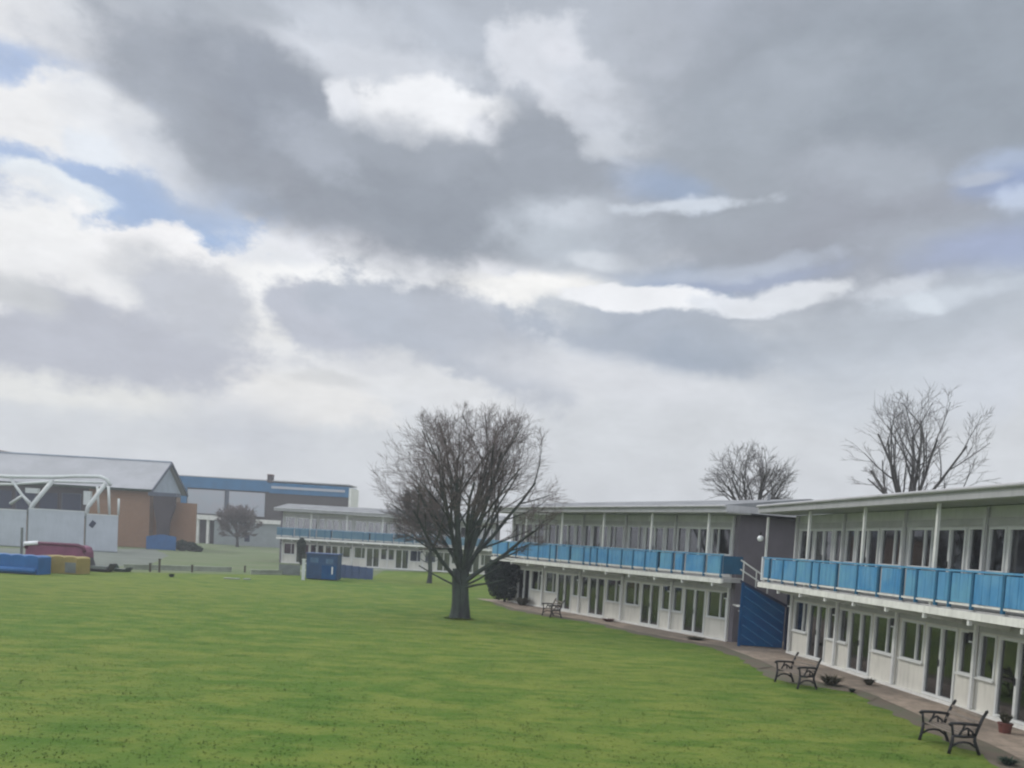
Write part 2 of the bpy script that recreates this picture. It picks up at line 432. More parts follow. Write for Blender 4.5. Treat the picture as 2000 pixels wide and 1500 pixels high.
MT['soil'] = mat('bare soil and gravel edge', (.12, .095, .075), .95, .2, .8, c2=(.10, .105, .07), bump=.5, bscale=8, detail=6)
MT['tarmac'] = mat('grey tarmac', (.125, .145, .125), .9, .12, .3, bump=.2)
MT['drygrass'] = mat('dull far grass', (.085, .125, .05), .95, .15, .2, c2=(.115, .135, .075), detail=6)

# ------------------------------------------------------------------ mesh helpers
class MB:
    def __init__(s): s.v = []; s.f = []; s.sm = False
    def poly(s, pts):
        n = len(s.v); s.v += [tuple(p) for p in pts]; s.f.append(tuple(range(n, n + len(pts)))); return s
    def box(s, x0, x1, y0, y1, z0, z1, T=None):
        n = len(s.v)
        p = [(x, y, z) for z in (z0, z1) for y in (y0, y1) for x in (x0, x1)]
        if T is not None: p = [tuple(T @ Vector(q)) for q in p]
        s.v += p
        for a in ((0, 2, 3, 1), (4, 5, 7, 6), (0, 1, 5, 4), (2, 6, 7, 3), (0, 4, 6, 2), (1, 3, 7, 5)):
            s.f.append(tuple(n + i for i in a))
        return s
    def prism(s, outline, axis, a0, a1):    # outline is a list of 2D points, extruded along an axis
        n = len(s.v); k = len(outline)
        for a in (a0, a1):
            for (p, q) in outline:
                s.v.append({'x': (a, p, q), 'y': (p, a, q), 'z': (p, q, a)}[axis])
        s.f.append(tuple(n + i for i in range(k))[::-1]); s.f.append(tuple(n + k + i for i in range(k)))
        for i in range(k):
            j = (i + 1) % k; s.f.append((n + i, n + j, n + k + j, n + k + i))
        return s
    def tube(s, pts, rad, k=6, cap=True):
        pts = [Vector(p) for p in pts]
        rads = rad if isinstance(rad, (list, tuple)) else [rad] * len(pts)
        n = len(s.v); up = Vector((0.13, 0.21, 1)).normalized()
        prev = None
        for i, p in enumerate(pts):
            d = (pts[min(i + 1, len(pts) - 1)] - pts[max(i - 1, 0)]).normalized()
            if prev is None:
                a = d.cross(up if abs(d.dot(up)) < .95 else Vector((1, 0, 0))).normalized()
            else: a = (prev - d * prev.dot(d)).normalized()
            prev = a; b = d.cross(a)
            for j in range(k):
                t_ = 2 * math.pi * j / k
                s.v.append(tuple(p + (a * math.cos(t_) + b * math.sin(t_)) * rads[i]))
        for i in range(len(pts) - 1):
            for j in range(k):
                j2 = (j + 1) % k
                s.f.append((n + i * k + j, n + i * k + j2, n + (i + 1) * k + j2, n + (i + 1) * k + j))
        if cap:
            s.f.append(tuple(n + j for j in range(k))[::-1]); e = n + (len(pts) - 1) * k
            s.f.append(tuple(e + j for j in range(k)))
        return s
    def ball(s, c, r, seg=12, rings=8, sc=(1, 1, 1)):
        n = len(s.v); c = Vector(c)
        s.v.append((c.x, c.y, c.z + r * sc[2]))
        for i in range(1, rings):
            th = math.pi * i / rings
            for j in range(seg):
                ph = 2 * math.pi * j / seg
                s.v.append((c.x + r * sc[0] * math.sin(th) * math.cos(ph), c.y + r * sc[1] * math.sin(th) * math.sin(ph), c.z + r * sc[2] * math.cos(th)))
        s.v.append((c.x, c.y, c.z - r * sc[2])); e = len(s.v) - 1
        for j in range(seg):
            s.f.append((n, n + 1 + j, n + 1 + (j + 1) % seg))
            s.f.append((e, e - seg + (j + 1) % seg, e - seg + j))
        for i in range(rings - 2):
            for j in range(seg):
                a = n + 1 + i * seg; j2 = (j + 1) % seg
                s.f.append((a + j, a + seg + j, a + seg + j2, a + j2))
        return s
    def build(s, name, m, parent=None, bevel=0, smooth=False, cast=None):
        me = bpy.data.meshes.new(name); me.from_pydata(s.v, [], s.f); me.update()
        o = bpy.data.objects.new(name, me); COL.objects.link(o)
        me.materials.append(m)
        if parent is not None: o.parent = parent
        if smooth: me.polygons.foreach_set('use_smooth', [True] * len(me.polygons))
        if bevel:
            b = o.modifiers.new('bevel', 'BEVEL'); b.width = bevel; b.segments = 2; b.limit_method = 'ANGLE'
        return o
def tag(o, label=None, cat=None, group=None, kind=None):
    if label: o['label'] = label
    if cat: o['category'] = cat
    if group: o['group'] = group
    if kind: o['kind'] = kind
    return o
def empty(name, loc, rz=0.0):
    o = bpy.data.objects.new(name, None); COL.objects.link(o); o.location = loc; o.rotation_euler = (0, 0, rz)
    o.empty_display_size = .3
    return o
def kids(o): return [c for c in bpy.data.objects if c.parent is o]
def copy_tree(o, parent=None):
    c = o.copy(); COL.objects.link(c)
    if parent is not None: c.parent = parent
    for ch in kids(o): copy_tree(ch, c)
    return c

# ------------------------------------------------------------------ block layout (wall corner nearest us, direction away from us)
U = 4.0
RB_dir = Vector((-.107, 1, 0)).normalized(); RB_far = Vector((11.85, 35.5, 0))
RB_n = 6; RB_P0 = RB_far - RB_dir * (U * RB_n)
MBD = Vector((-.505, .863, 0)).normalized(); MB_P0 = gnd(1421, 1253)
FB_dir = Vector((-1, .02, 0)).normalized()
def outw(d): return Vector((-d.y, d.x, 0))

# ------------------------------------------------------------------ ground
g = MB().poly([(-900, -60, 0), (900, -60, 0), (900, 1500, 0), (-900, 1500, 0)]).build('ground', MT['grass'])
tag(g, kind='structure')

# ------------------------------------------------------------------ paths, soil and far ground
rnd = random.Random(7)
edge_px = [(2085,1560),(1930,1486),(1815,1428),(1745,1395),(1660,1352),(1580,1340),(1500,1322),(1470,1300),(1400,1266),(1330,1254),(1240,1238),(1150,1216),(1060,1203),(1000,1192),(960,1178)]
edge = [gnd(*p) for p in edge_px]
def refine(pts, step, amp, r):
    out = []
    for a, b in zip(pts[:-1], pts[1:]):
        n = max(1, int((b - a).length / step))
        for i in range(n):
            p = a.lerp(b, i / n); out.append(p + Vector((r.uniform(-amp, amp), r.uniform(-amp, amp), 0)))
    out.append(pts[-1]); return out
wallline = [RB_P0 + outw(RB_dir) * -0.4, RB_far + outw(RB_dir) * -0.4, MB_P0 + Vector((4, 2.4, 0)), MB_P0 + outw(MBD) * -0.4, MB_P0 + MBD * 21 + outw(MBD) * -.4, MB_P0 + MBD * 22 + outw(MBD) * 1.5]
def strip(name, A, B, z, m):
    # sheet between two polylines, resampled to the same count
    def res(P, n):
        L = [0]
        for a, b in zip(P[:-1], P[1:]): L.append(L[-1] + (b - a).length)
        o = []
        for i in range(n):
            t = L[-1] * i / (n - 1); k = 0
            while k < len(P) - 2 and L[k + 1] < t: k += 1
            o.append(P[k].lerp(P[k + 1], (t - L[k]) / max(1e-6, L[k + 1] - L[k])))
        return o
    n = 160; a = res(A, n); b = res(B, n); mb = MB()
    mb.v = [(p.x, p.y, z) for p in a] + [(p.x, p.y, z) for p in b]
    mb.f = [(i, i + 1, n + i + 1, n + i) for i in range(n - 1)]
    o = mb.build(name, m)
    if o.data.polygons[0].normal.z < 0: o.data.flip_normals()
    return tag(o, kind='structure')
e1 = refine(edge, .3, .2, rnd)
strip('soil_verge', e1, refine([p.lerp(q, .62) for p, q in zip(edge, [
    gnd(2060,1470),gnd(2010,1425),gnd(1900,1395),gnd(1840,1377),gnd(1740,1345),gnd(1660,1320),gnd(1600,1300),gnd(1560,1288),gnd(1440,1258),gnd(1370,1247),gnd(1270,1229),gnd(1170,1209),gnd(1080,1193),gnd(1020,1183),gnd(990,1178)])], .5, .1, rnd), .004, MT['soil'])
strip('path', refine([p.lerp(q, .32) for p, q in zip(edge, [
    gnd(2060,1470),gnd(2010,1425),gnd(1900,1395),gnd(1840,1377),gnd(1740,1345),gnd(1660,1320),gnd(1600,1300),gnd(1560,1288),gnd(1440,1258),gnd(1370,1247),gnd(1270,1229),gnd(1170,1209),gnd(1080,1193),gnd(1020,1183),gnd(990,1178)])], .5, .05, rnd), wallline, .008, MT['paving'])
def sheet(name, px, z, m, kind='structure'):
    o = MB().poly([gnd(x, y, z) for x, y in px]).build(name, m)
    if o.data.polygons[0].normal.z < 0: o.data.flip_normals()
    return tag(o, kind=kind)
sheet('far_grass', [(-200,1108),(590,1124),(730,1126),(760,1108),(900,1115),(900,1075),(600,1052),(-200,1020)], .004, MT['drygrass'])
sheet('tarmac', [(150,1108),(290,1104),(330,1085),(300,1072),(-200,1070),(-200,1098)], .008, MT['tarmac'])
def low_wall(label, pa, pb, h):
    A_, B_ = gnd(*pa), gnd(*pb); d_ = B_ - A_; L_ = d_.length
    o = empty('low_wall', A_, math.atan2(d_.y, d_.x)); tag(o, label, 'wall', 'low pale walls along the far edge of the lawn')
    MB().box(0, L_, 0, .25, 0, h).build('wall', MT['kerb'], o); MB().box(-.03, L_ + .03, -.04, .29, h + .002, h + .09).build('coping', MT['kerb'], o)
low_wall('long low pale wall running behind the short posts', (243, 1112), (452, 1117), .32)
low_wall('shorter low pale wall between the long one and the grey board screen', (492, 1122), (568, 1123), .3)
sheet('far_path', [(560,1118),(660,1112),(860,1117),(980,1122),(980,1113),(860,1108),(640,1104)], .016, MT['kerb'])

# ------------------------------------------------------------------ chalet blocks
ZU = 2.95       # level of the upper floor
def build_opening_protos():
    P = {}
    def curtain_mb(w, z0, z1, y, seed, part):
        r = random.Random(seed); mb = MB(); n = 14
        x0, x1 = part
        for i in range(n + 1):
            x = x0 + (x1 - x0) * i / n; yy = y + .035 * math.sin(i * 1.9 + r.random())
            mb.v += [(x, yy, z0), (x, yy, z1)]
        for i in range(n): mb.f.append((2 * i, 2 * i + 2, 2 * i + 3, 2 * i + 1))
        return mb
    def window(w, h, lights, seed, curt):
        f = MB(); b = .055
        f.box(0, w, -.10, .03, 0, b).box(0, w, -.10, .03, h - b, h).box(0, b, -.10, .03, b, h - b).box(w - b, w, -.10, .03, b, h - b)
        for x in lights: f.box(x - .025, x + .025, -.09, .02, b, h - b)
        f.box(-.04, w + .04, .032, .09, -.03, .02)
        o = f.build('window', MT['frame'], None)
        MB().box(b, w - b, -.05, -.042, b, h - b).build('pane', MT['glass'], o)
        for part, mm in curt:
            curtain_mb(w, b, h - b, -.26, seed, (part[0] * w, part[1] * w)).build('curtain', MT[mm], o)
        return o
    def door(seed, curt):
        w, h = 1.5, 2.15; b = .07
        f = MB(); f.box(0, w, -.10, .04, 0, b).box(0, w, -.10, .04, h - b, h).box(0, b, -.10, .04, b, h - b).box(w - b, w, -.10, .04, b, h - b).box(w / 2 - .05, w / 2 + .05, -.09, .03, b, h - b)
        o = f.build('door', MT['frame'], None)
        MB().box(b, w / 2 - .05, -.05, -.042, b, h - b).build('pane', MT['glass'], o)
        MB().box(w / 2 + .05, w - b, -.03, -.022, b, h - b).build('pane', MT['glass'], o)
        MB().box(w / 2 + .0, w / 2 + .03, .035, .075, .95, 1.15).build('handle', MT['iron'], o)
        for part, mm in curt:
            curtain_mb(w, b, h - b, -.3, seed, (part[0] * w, part[1] * w)).build('curtain', MT[mm], o)
        return o
    P['big'] = [window(1.25, 1.25, (.42,), 1, [((.05, .35), 'curtain'), ((.75, .95), 'curtain')]),
                window(1.25, 1.25, (.84,), 2, [((.05, .22), 'curtain2'), ((.62, .95), 'curtain')]),
                window(1.25, 1.25, (.42,), 3, [((.05, .95), 'curtain')])]
    P['small'] = [window(.7, 1.25, (), 4, [((.08, .4), 'curtain')]), window(.7, 1.25, (), 5, [((.08, .92), 'curtain2')])]
    P['door'] = [door(6, [((.04, .2), 'curtain'), ((.8, .96), 'curtain')]), door(7, [((.04, .3), 'curtain2')]), door(8, [((.5, .96), 'curtain')])]
    return P
PROTO = build_opening_protos()
used_proto = set()
def place(kind, k, parent, x, z, tb):
    o = PROTO[kind][k % len(PROTO[kind])]
    if o.name not in used_proto: used_proto.add(o.name)
    else: o = copy_tree(o)
    o.parent = parent; o.location = (x, 0, z)
    return o

def chalet_block(name, label, P0, d, n, first_near_big, near_ext=0.0, far_ext=0.3, rail_back=0.0, vents=0, seed=1, rail_seed=0, panel='blue', depth=7.5):
    r = random.Random(seed)
    rz = math.atan2(d.y, d.x)
    root = empty(name, P0, rz)
    tag(root, label, 'chalet block', 'two storey chalet blocks round the lawn')
    L = U * n
    lw, uw, ec = MB(), MB(), MB()
    holes = []
    flip = first_near_big
    for i in range(n):
        x0 = i * U
        # local x runs away from us; 'big first' = the wide window is the nearer one
        lay = [('big', .22, 1.25), ('door', 1.6, 1.5), ('small', 3.22, .62 + .08)]
        if not flip: lay = [(k, U - x - w, w) for k, x, w in lay][::-1]
        flip = not flip
        for fl, mb in ((0, lw), (1, uw)):
            z0 = 0 if fl == 0 else ZU; zt = 2.72 if fl == 0 else 5.79
            sill = z0 + 1.0; head = z0 + 2.25; dz = z0 + .1
            cx = x0
            for k, x, w in lay:
                a, b = x0 + x, x0 + x + w
                mb.box(cx, a, -.2, 0, z0, zt)
                if k == 'door':
                    mb.box(a, b, -.2, 0, z0, dz); mb.box(a, b, -.2, 0, head, zt)
                else:
                    mb.box(a, b, -.2, 0, z0, sill); mb.box(a, b, -.2, 0, head, zt)
                cx = b
                holes.append((k, a, dz if k == 'door' else sill, fl))
            mb.box(cx, x0 + U, -.2, 0, z0, zt)
    low = lw.build('wall', MT['cream'], root); low['label'] = 'cream ground floor front wall'
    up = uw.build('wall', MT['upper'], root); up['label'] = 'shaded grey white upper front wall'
    for k, a, z, fl in holes:
        place(k, r.randrange(3), root, a, z, None)
    # end and rear walls, floors and a dim back wall inside
    e = MB()
    e.box(-.25, 0, -depth, 0.02, 0, 5.79); e.box(L, L + .25, -depth, 0.02, 0, 5.79); e.box(0, L, -depth, -depth + .2, 0, 5.79)
    e.build('end_wall', MT['greyend'], root)
    q = MB(); q.box(0, L, -3.0, -2.9, 0, 2.72); q.box(0, L, -3.0, -2.9, ZU, 5.6)
    for i in range(1, n): q.box(i * U - .05, i * U + .05, -2.9, -.2, 0.02, 2.72); q.box(i * U - .05, i * U + .05, -2.9, -.2, ZU, 5.6)
    q.box(0, L, -2.9, -.2, 0, .02); q.box(0, L, -2.9, -.2, 2.72, ZU)
    q.build('partition', MT['room'], root)
    # plinth, cover strips, drainpipes
    MB().box(-.02, L, .002, .16, 0, .09).build('plinth', MT['edge'], root)
    sof = MB().box(0, L, .002, .05, 2.3, 2.55).box(0, L, .002, .05, ZU + 2.3, ZU + 2.5)
    sof.build('head_board', MT['soffit'], root)
    for i in range(n + 1):
        x = min(max(i * U, .06), L - .06)
        MB().box(x - .05, x + .05, .052, .14, .1, 2.70).build('pilaster', MT['white'], root)
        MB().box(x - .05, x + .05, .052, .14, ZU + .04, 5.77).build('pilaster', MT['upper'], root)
        wl = MB().box(x + .09, x + .2, .052, .17, 2.0, 2.24).build('wall_lamp', MT['iron'], root)
        MB().box(x + .105, x + .185, .06, .165, 1.95, 1.999).build('lamp_glass', MT['lampglass'], wl)
    # balcony
    a, b = -near_ext, L + far_ext
    MB().box(a, b, 0.0, 1.22, 2.86, 2.95).build('balcony_deck', MT['soffit'], root)
    MB().box(a, b, 1.223, 1.36, 2.70, 2.90).build('balcony_edge', MT['edge'], root)
    MB().box(a, b, .06, 1.22, 2.74, 2.858).build('balcony_soffit', MT['soffit'], root)
    x = a + .6
    while x < b:
        mbk = MB(); mbk.prism([(.145, 2.735), (1.2, 2.735), (1.2, 2.60), (1.0, 2.56), (.145, 2.45)], 'x', x - .04, x + .04)
        mbk.box(x - .045, x + .045, 1.23, 1.33, 2.55, 2.698)
        mbk.build('bracket', MT['white'], root); x += 2.0
    # balustrade: boarded turquoise panels between dark blue posts
    x = a + .06; k = 0; b_full = b; b = b - rail_back
    MB().box(a, b, 1.26, 1.33, 3.93, 3.985).build('handrail', MT['blueb'], root)
    MB().box(a, b, 1.27, 1.32, 3.05, 3.10).build('bottom_rail', MT['edge'], root)
    while x < b - .3:
        w = min(r.choice((.62, .95, 1.2, 1.28)), b - x - .03)
        MB().box(x, x + .085, 1.25, 1.335, 2.955, 3.928).build('rail_post', MT['railpost'], root)
        mat_ = (panel if panel != 'blue' or r.random() < .6 else 'blueb')
        pm = MB(); nb = max(2, int(w / .16)); bw = (w - .09) / nb
        for j in range(nb): pm.box(x + .08 + j * bw, x + .08 + (j + 1) * bw - .006, 1.28 + .0, 1.305 + (j % 2) * .006, 3.12, 3.90)
        pm.build('balustrade_panel', MT[mat_], root)
        if r.random() < .3: x += .14
        x += w + .0; k += 1
    if near_ext:
        MB().box(a + .0, a + .04, 0.1, 1.255, 3.12, 3.92).build('balustrade_panel', MT['blue2'], root)
    # roof posts at the balcony edge
    x = U * .5 * 0 + .5
    while x < b:
        MB().box(x - .045, x + .045, 1.14, 1.22, 2.95, 5.81).build('roof_post', MT['white'], root); x += U
    # roof
    ov = 1.5
    rf = MB(); rf.prism([(ov, 5.99), (ov, 6.17), (-depth * .5, 6.80), (-depth - .5, 6.35), (-depth - .5, 5.99)], 'x', -.9, L + .6)
    rfo = rf.build('roof', MT['roof'], root)
    MB().box(-.93, L + .63, ov + .002, ov + .05, 5.83, 6.16).build('fascia', MT['fascia'], rfo)
    MB().box(-.93, -.903, -depth - .5, ov, 5.87, 6.16).build('fascia', MT['fascia'], rfo)
    MB().box(-.9, L + .6, .0, ov - .002, 5.81, 5.97).build('soffit', MT['soffit'], rfo)
    # gutter
    MB().tube([(-.9, ov + .11, 6.10), (L + .6, ov + .11, 6.10)], .055, 8).build('gutter', MT['fascia'], rfo)
    # small vents on the roof
    for i in range(vents):
        xx = .6 + i * 2.3
        MB().tube([(xx, -2.6, 6.3), (xx, -2.6, 6.95)], .07, 8).build('vent_pipe', MT['roof'], rfo)
    return root
RB = chalet_block('chalet_block', 'nearest chalet block with turquoise balcony, cut by the right edge of the photo', RB_P0, RB_dir, RB_n, True if RB_n % 2 == 0 else False, seed=3, near_ext=0, far_ext=.6, rail_back=.35)
MB().box(24.32, 24.4, .75, 1.33, 3.0, 3.98).build('end_panel', MT['lampglass'], RB)
MBk = chalet_block('chalet_block', 'middle chalet block, behind the big bare tree, grey brown end wall beside the blue stairs', MB_P0, MBD, 5, True, near_ext=.7, far_ext=.5, seed=5, vents=1)
FB_P0 = Vector((-2.2, 95, 0))
FBk = chalet_block('chalet_block', 'most distant two storey chalet block with faded blue balcony behind the kiosk', FB_P0, FB_dir, 6, True, seed=9, panel='bluef')

# ------------------------------------------------------------------ blue stair between the blocks
A = gnd(1440, 1262); B = gnd(1532, 1268)
sd_ = (B - A); sl_ = sd_.length; rz = math.atan2(sd_.y, sd_.x)
st = empty('staircase', A, rz)
tag(st, 'royal blue boarded outside staircase filling the gap between the middle and nearest blocks', 'staircase')
prof_b = MB()   # diagonal boards clipped to the sloping outline
H0, H1 = 2.78, 1.85
def clipboards():
    mb = MB(); bw = .21; ang = math.atan(-.62); ca, sa = math.cos(ang), math.sin(ang)
    out = [(0.12, .06), (sl_ - .12, .06), (sl_ - .12, H1), (0.12, H0)]
    for k in range(-6, 26):
        q0, q1 = k * bw, k * bw + bw - .022
        P = out[:]
        for lim, sgn in ((q0, 1), (q1, -1)):
            R_ = []
            for i in range(len(P)):
                a_, b_ = P[i], P[(i + 1) % len(P)]
                da = sgn * ((-a_[0] * sa + a_[1] * ca) - lim); db = sgn * ((-b_[0] * sa + b_[1] * ca) - lim)
                if da >= 0: R_.append(a_)
                if da * db < 0: t_ = da / (da - db); R_.append((a_[0] + (b_[0] - a_[0]) * t_, a_[1] + (b_[1] - a_[1]) * t_))
            P = R_
            if len(P) < 3: break
        if len(P) >= 3: mb.prism(P, 'y', -.02 - (k % 2) * .004, .02)
    return mb
clipboards().build('boarding', MT['stairblue'], st)
MB().prism([(0.1, .04), (sl_ - .1, .04), (sl_ - .1, H1 - .02), (0.1, H0 - .02)], 'y', .022, .06).build('backing', MT['stairblue'], st)
MB().box(0, .11, -.05, .07, 0, H0 + .02).build('frame_post', MT['stairblue'], st)
MB().box(sl_ - .06, sl_ + .28, -.22, -.05, 0, 2.66).build('frame_post', MT['navy'], st)
MB().prism([(-.05, H0 + .02), (sl_ - .05, H1 - .02), (sl_ - .05, H1 + .10), (-.05, H0 + .14)], 'y', -.05, .07).build('stringer', MT['navy'], st)
steps = MB()
for i in range(11):
    x = sl_ - .25 - i * .27; z = .2 + i * .26
    if x > .15: steps.box(x - .27, x, .1, 1.2, z - .04, z)
steps.build('steps', MT['edge'], st)
hr = MB(); hr.tube([(-.1, .02, H0 + 1.0), (sl_ * .55, .02, H0 + .25), (sl_ * .9, .02, H1 + .75)], .035, 8)
hr.tube([(-.1, .02, H0 + .6), (sl_ * .55, .02, H0 - .12)], .03, 8)
for t_ in (0.02, .3, .55): hr.tube([(sl_ * t_, .02, H0 + .1 - t_ * .9), (sl_ * t_, .02, H0 + 1.0 - t_ * 1.36)], .028, 6)
hr.build('handrail', MT['frame'], st)
bt = MB()
for k in range(2, 15):
    x0 = .14; q = k * .42 - 1.9
    pa = (max(.14, 0), 0)
    pts_ = [(x_, q + (sl_ - x_) * .62) for x_ in [.14 + (sl_ - .3) * j / 24 for j in range(25)]]
    pts_ = [p_ for p_ in pts_ if .1 < p_[1] < H0 + (H1 - H0) * (p_[0] / sl_) - .04]
    if len(pts_) > 2: bt.tube([(pts_[0][0], -.035, pts_[0][1]), (pts_[-1][0], -.035, pts_[-1][1])], .026, 4)
bt.build('battens', MT['stairblue2'], st)
# lamp on the first roof post of the nearest block
lp = empty('globe_lamp', RB_P0 + RB_dir * 24.5 + outw(RB_dir) * 1.42 , 0)
lp.location.z = 4.75
tag(lp, 'small white globe lamp on the corner post over the blue stairs', 'lamp')
MB().ball((0, 0, 0), .13, 14, 10).build('globe', MT['lampglass'], lp, smooth=True)
MB().box(-.03, .03, -.03, .03, .12, .26).build('bracket', MT['iron'], lp)
pp = MB().box(-.04, .04, -.04, .04, 0, 2.75).build('roof_post', MT['white'], None)
pp.parent = RB; pp.location = (24.45, 1.15, 2.92)

# ------------------------------------------------------------------ bare trees
def bare_tree(name, label, base, crown_c, rad3, fork, trunk_r, n1, levels, seed, barkm='bark', twigm='twig', spread=(18, 88), group=None, dens=1.0, twin=False, lean=(0, 0), tr_min=.008, trop=.05, limb=(.36, .5)):
    r = random.Random(seed)
    root = empty(name, base); tag(root, label, 'tree', group)
    C = Vector(crown_c); RX, RY, RZ = rad3
    def env(p):
        q = p - C; return math.sqrt((q.x / RX) ** 2 + (q.y / RY) ** 2 + (q.z / RZ) ** 2)
    def dist_env(p, d):
        t = 0; last = 0
        while t < 16:
            t += .25
            if env(p + d * t) < 1: last = t
        return last if last > .5 else .5 * RX
    tk, tw = MB(), MB()
    def perp(d):
        a = Vector((r.gauss(0, 1), r.gauss(0, 1), r.gauss(0, 1))); a -= d * a.dot(d); return a.normalized()
    def grow(p, d, L, rd, lv):
        n = 5 if lv <= 1 else (4 if lv == 2 else 3)
        pts = [p.copy()]; q = p.copy(); dd = d.copy()
        for i in range(n):
            out = (q - C); out.z *= .6
            dd = (dd + perp(dd) * r.uniform(0, .16 if lv < 3 else .22) + Vector((0, 0, trop if lv < 3 else trop * .5))).normalized()
            q = q + dd * (L / n); pts.append(q.copy())
        r1 = rd * (.45 if lv < levels else .3)
        rads = [rd + (r1 - rd) * i / n for i in range(n + 1)]
        (tk if lv <= 2 else tw).tube(pts, rads, 7 if lv <= 1 else (5 if lv == 2 else 3), cap=False)
        if lv >= levels: return
        nc = {1: 6, 2: 5, 3: 5, 4: 4, 5: 3}.get(lv, 3)
        nc = max(2, int(round(nc * dens * r.uniform(.8, 1.2))))
        for c in range(nc):
            t = .22 + .78 * (c + r.random() * .8) / nc; t = min(t, 1.0)
            k = min(int(t * n), n - 1); f = t * n - k
            s = pts[k].lerp(pts[k + 1], f); dl = (pts[k + 1] - pts[k]).normalized()
            ang = R(r.uniform(16, 46)) if t < .97 else R(r.uniform(4, 20))
            nd = (dl * math.cos(ang) + perp(dl) * math.sin(ang)).normalized()
            if nd.z < -.25: nd.z *= .2; nd.normalize()
            if env(s) > 1.0: continue
            LL = min(L * r.uniform(.42, .72), dist_env(s, nd) * r.uniform(.55, 1.02))
            if LL < .25: LL = .25
            grow(s, nd, LL, max(tr_min, (rads[k] * (1 - f) + rads[k + 1] * f) * r.uniform(.5, .68)), lv + 1)
    B0 = Vector((0, 0, 0))
    fk = Vector((lean[0], lean[1], fork))
    def flare(z): return 1.0 + .35 * math.exp(-z / .25)
    npt = 8
    stems = [(0, 0)] if not twin else [(-.18, 0), (.2, .06)]
    for si, (ox, oy) in enumerate(stems):
        rr = trunk_r * (1 if not twin else .78)
        pts, rads = [], []
        for i in range(npt + 1):
            t = i / npt; z = -.1 + (fork + .1) * t
            pts.append(Vector((ox + lean[0] * t + .05 * math.sin(t * 5 + si), oy + lean[1] * t, z))); rads.append(rr * flare(max(z, 0)) * (1 - .22 * t))
        tk.tube(pts, rads, 14, cap=False)
    for i in range(n1):
        u = (i + .5) / n1
        inc = R(90 - (spread[0] + (spread[1] - spread[0]) * (1 - u) ** .9))   # from vertical
        azm = i * 2.399 + r.uniform(-.3, .3)
        d = Vector((math.sin(inc) * math.cos(azm), math.sin(inc) * math.sin(azm), math.cos(inc)))
        s = Vector((lean[0], lean[1], fork)) * (.62 + .38 * (1 - u) if u > .6 else 1.0)
        if twin: s = s + Vector((.15 * math.cos(azm), .1 * math.sin(azm), 0))
        L = dist_env(s, d) * r.uniform(.66, .8)
        L = max(L, .45 * RX)
        grow(s - d * .1, d, L, trunk_r * r.uniform(*limb) * min(1.0, max(.35, L / (.95 * RX))), 1)
    tk.build('trunk', MT[barkm], root, smooth=True)
    tw.build('crown', MT[twigm], root, smooth=True)
    print(name, len(tk.f) + len(tw.f))
    return root
b = gnd(896, 1209)
def crown(base, cx, cy, wpx, hpx, dep):
    """crown centre, half width and half height in metres, local to the tree"""
    Y = base.y; c = at(cx, cy, Y) - base
    k = Y / FPX
    return (c.x, dep * 0, c.z), (wpx * k, dep, hpx * k)
c, r3 = crown(b, 928, 944, 212, 152, 5.2)
bare_tree('bare_tree', 'big bare tree with wide round crown and thick double trunk on the lawn', b, c, r3, 2.5, .36, 19, 6, 31, 'barkg', 'twig', (10, 86), 'bare leafless trees', .86, True, tr_min=.0065, trop=.035, limb=(.30, .42))
b = gnd(838, 1139)
c, r3 = crown(b, 806, 1008, 74, 62, 3.2)
bare_tree('bare_tree', 'small dense bare tree half hidden behind the left side of the big one', b, (c[0] + .0, 0, c[2]), r3, 2.6, .2, 13, 5, 12, 'barkg', 'bark', (2, 80), 'bare leafless trees', 1.15, tr_min=.02)
Y = 62.0; p = at(1466, 1080, Y); b = Vector((p.x, Y, 0)); c, r3 = crown(b, 1464, 955, 96, 92, 3.6)
bare_tree('bare_tree', 'bare tree showing its fan of branches above the roof of the middle block', b, c, r3, 5.8, .28, 12, 5, 13, 'bark', 'twigl', (8, 88), 'bare leafless trees', .9, tr_min=.012)
Y = 46.0; p = at(1768, 1098, Y); b = Vector((p.x, Y, 0)); c, r3 = crown(b, 1800, 905, 158, 148, 4.2)
bare_tree('bare_tree', 'tall open bare tree with thick spreading limbs above the nearest block roof', b, c, r3, 6.3, .24, 12, 5, 24, 'bark', 'twigl', (15, 88), 'bare leafless trees', .72, lean=(-.1, 0), tr_min=.01, trop=.04, limb=(.42, .62))
b = gnd(463, 1066); b = b * (150.0 / b.y)
c, r3 = crown(b, 463, 1020, 50, 36, 4.4)
bare_tree('bare_tree', 'small far off bare tree with low flat crown before the pale far wall', b, c, r3, 2.2, .26, 12, 5, 15, 'bark', 'twig', (5, 75), 'bare leafless trees', 1.0, tr_min=.04)

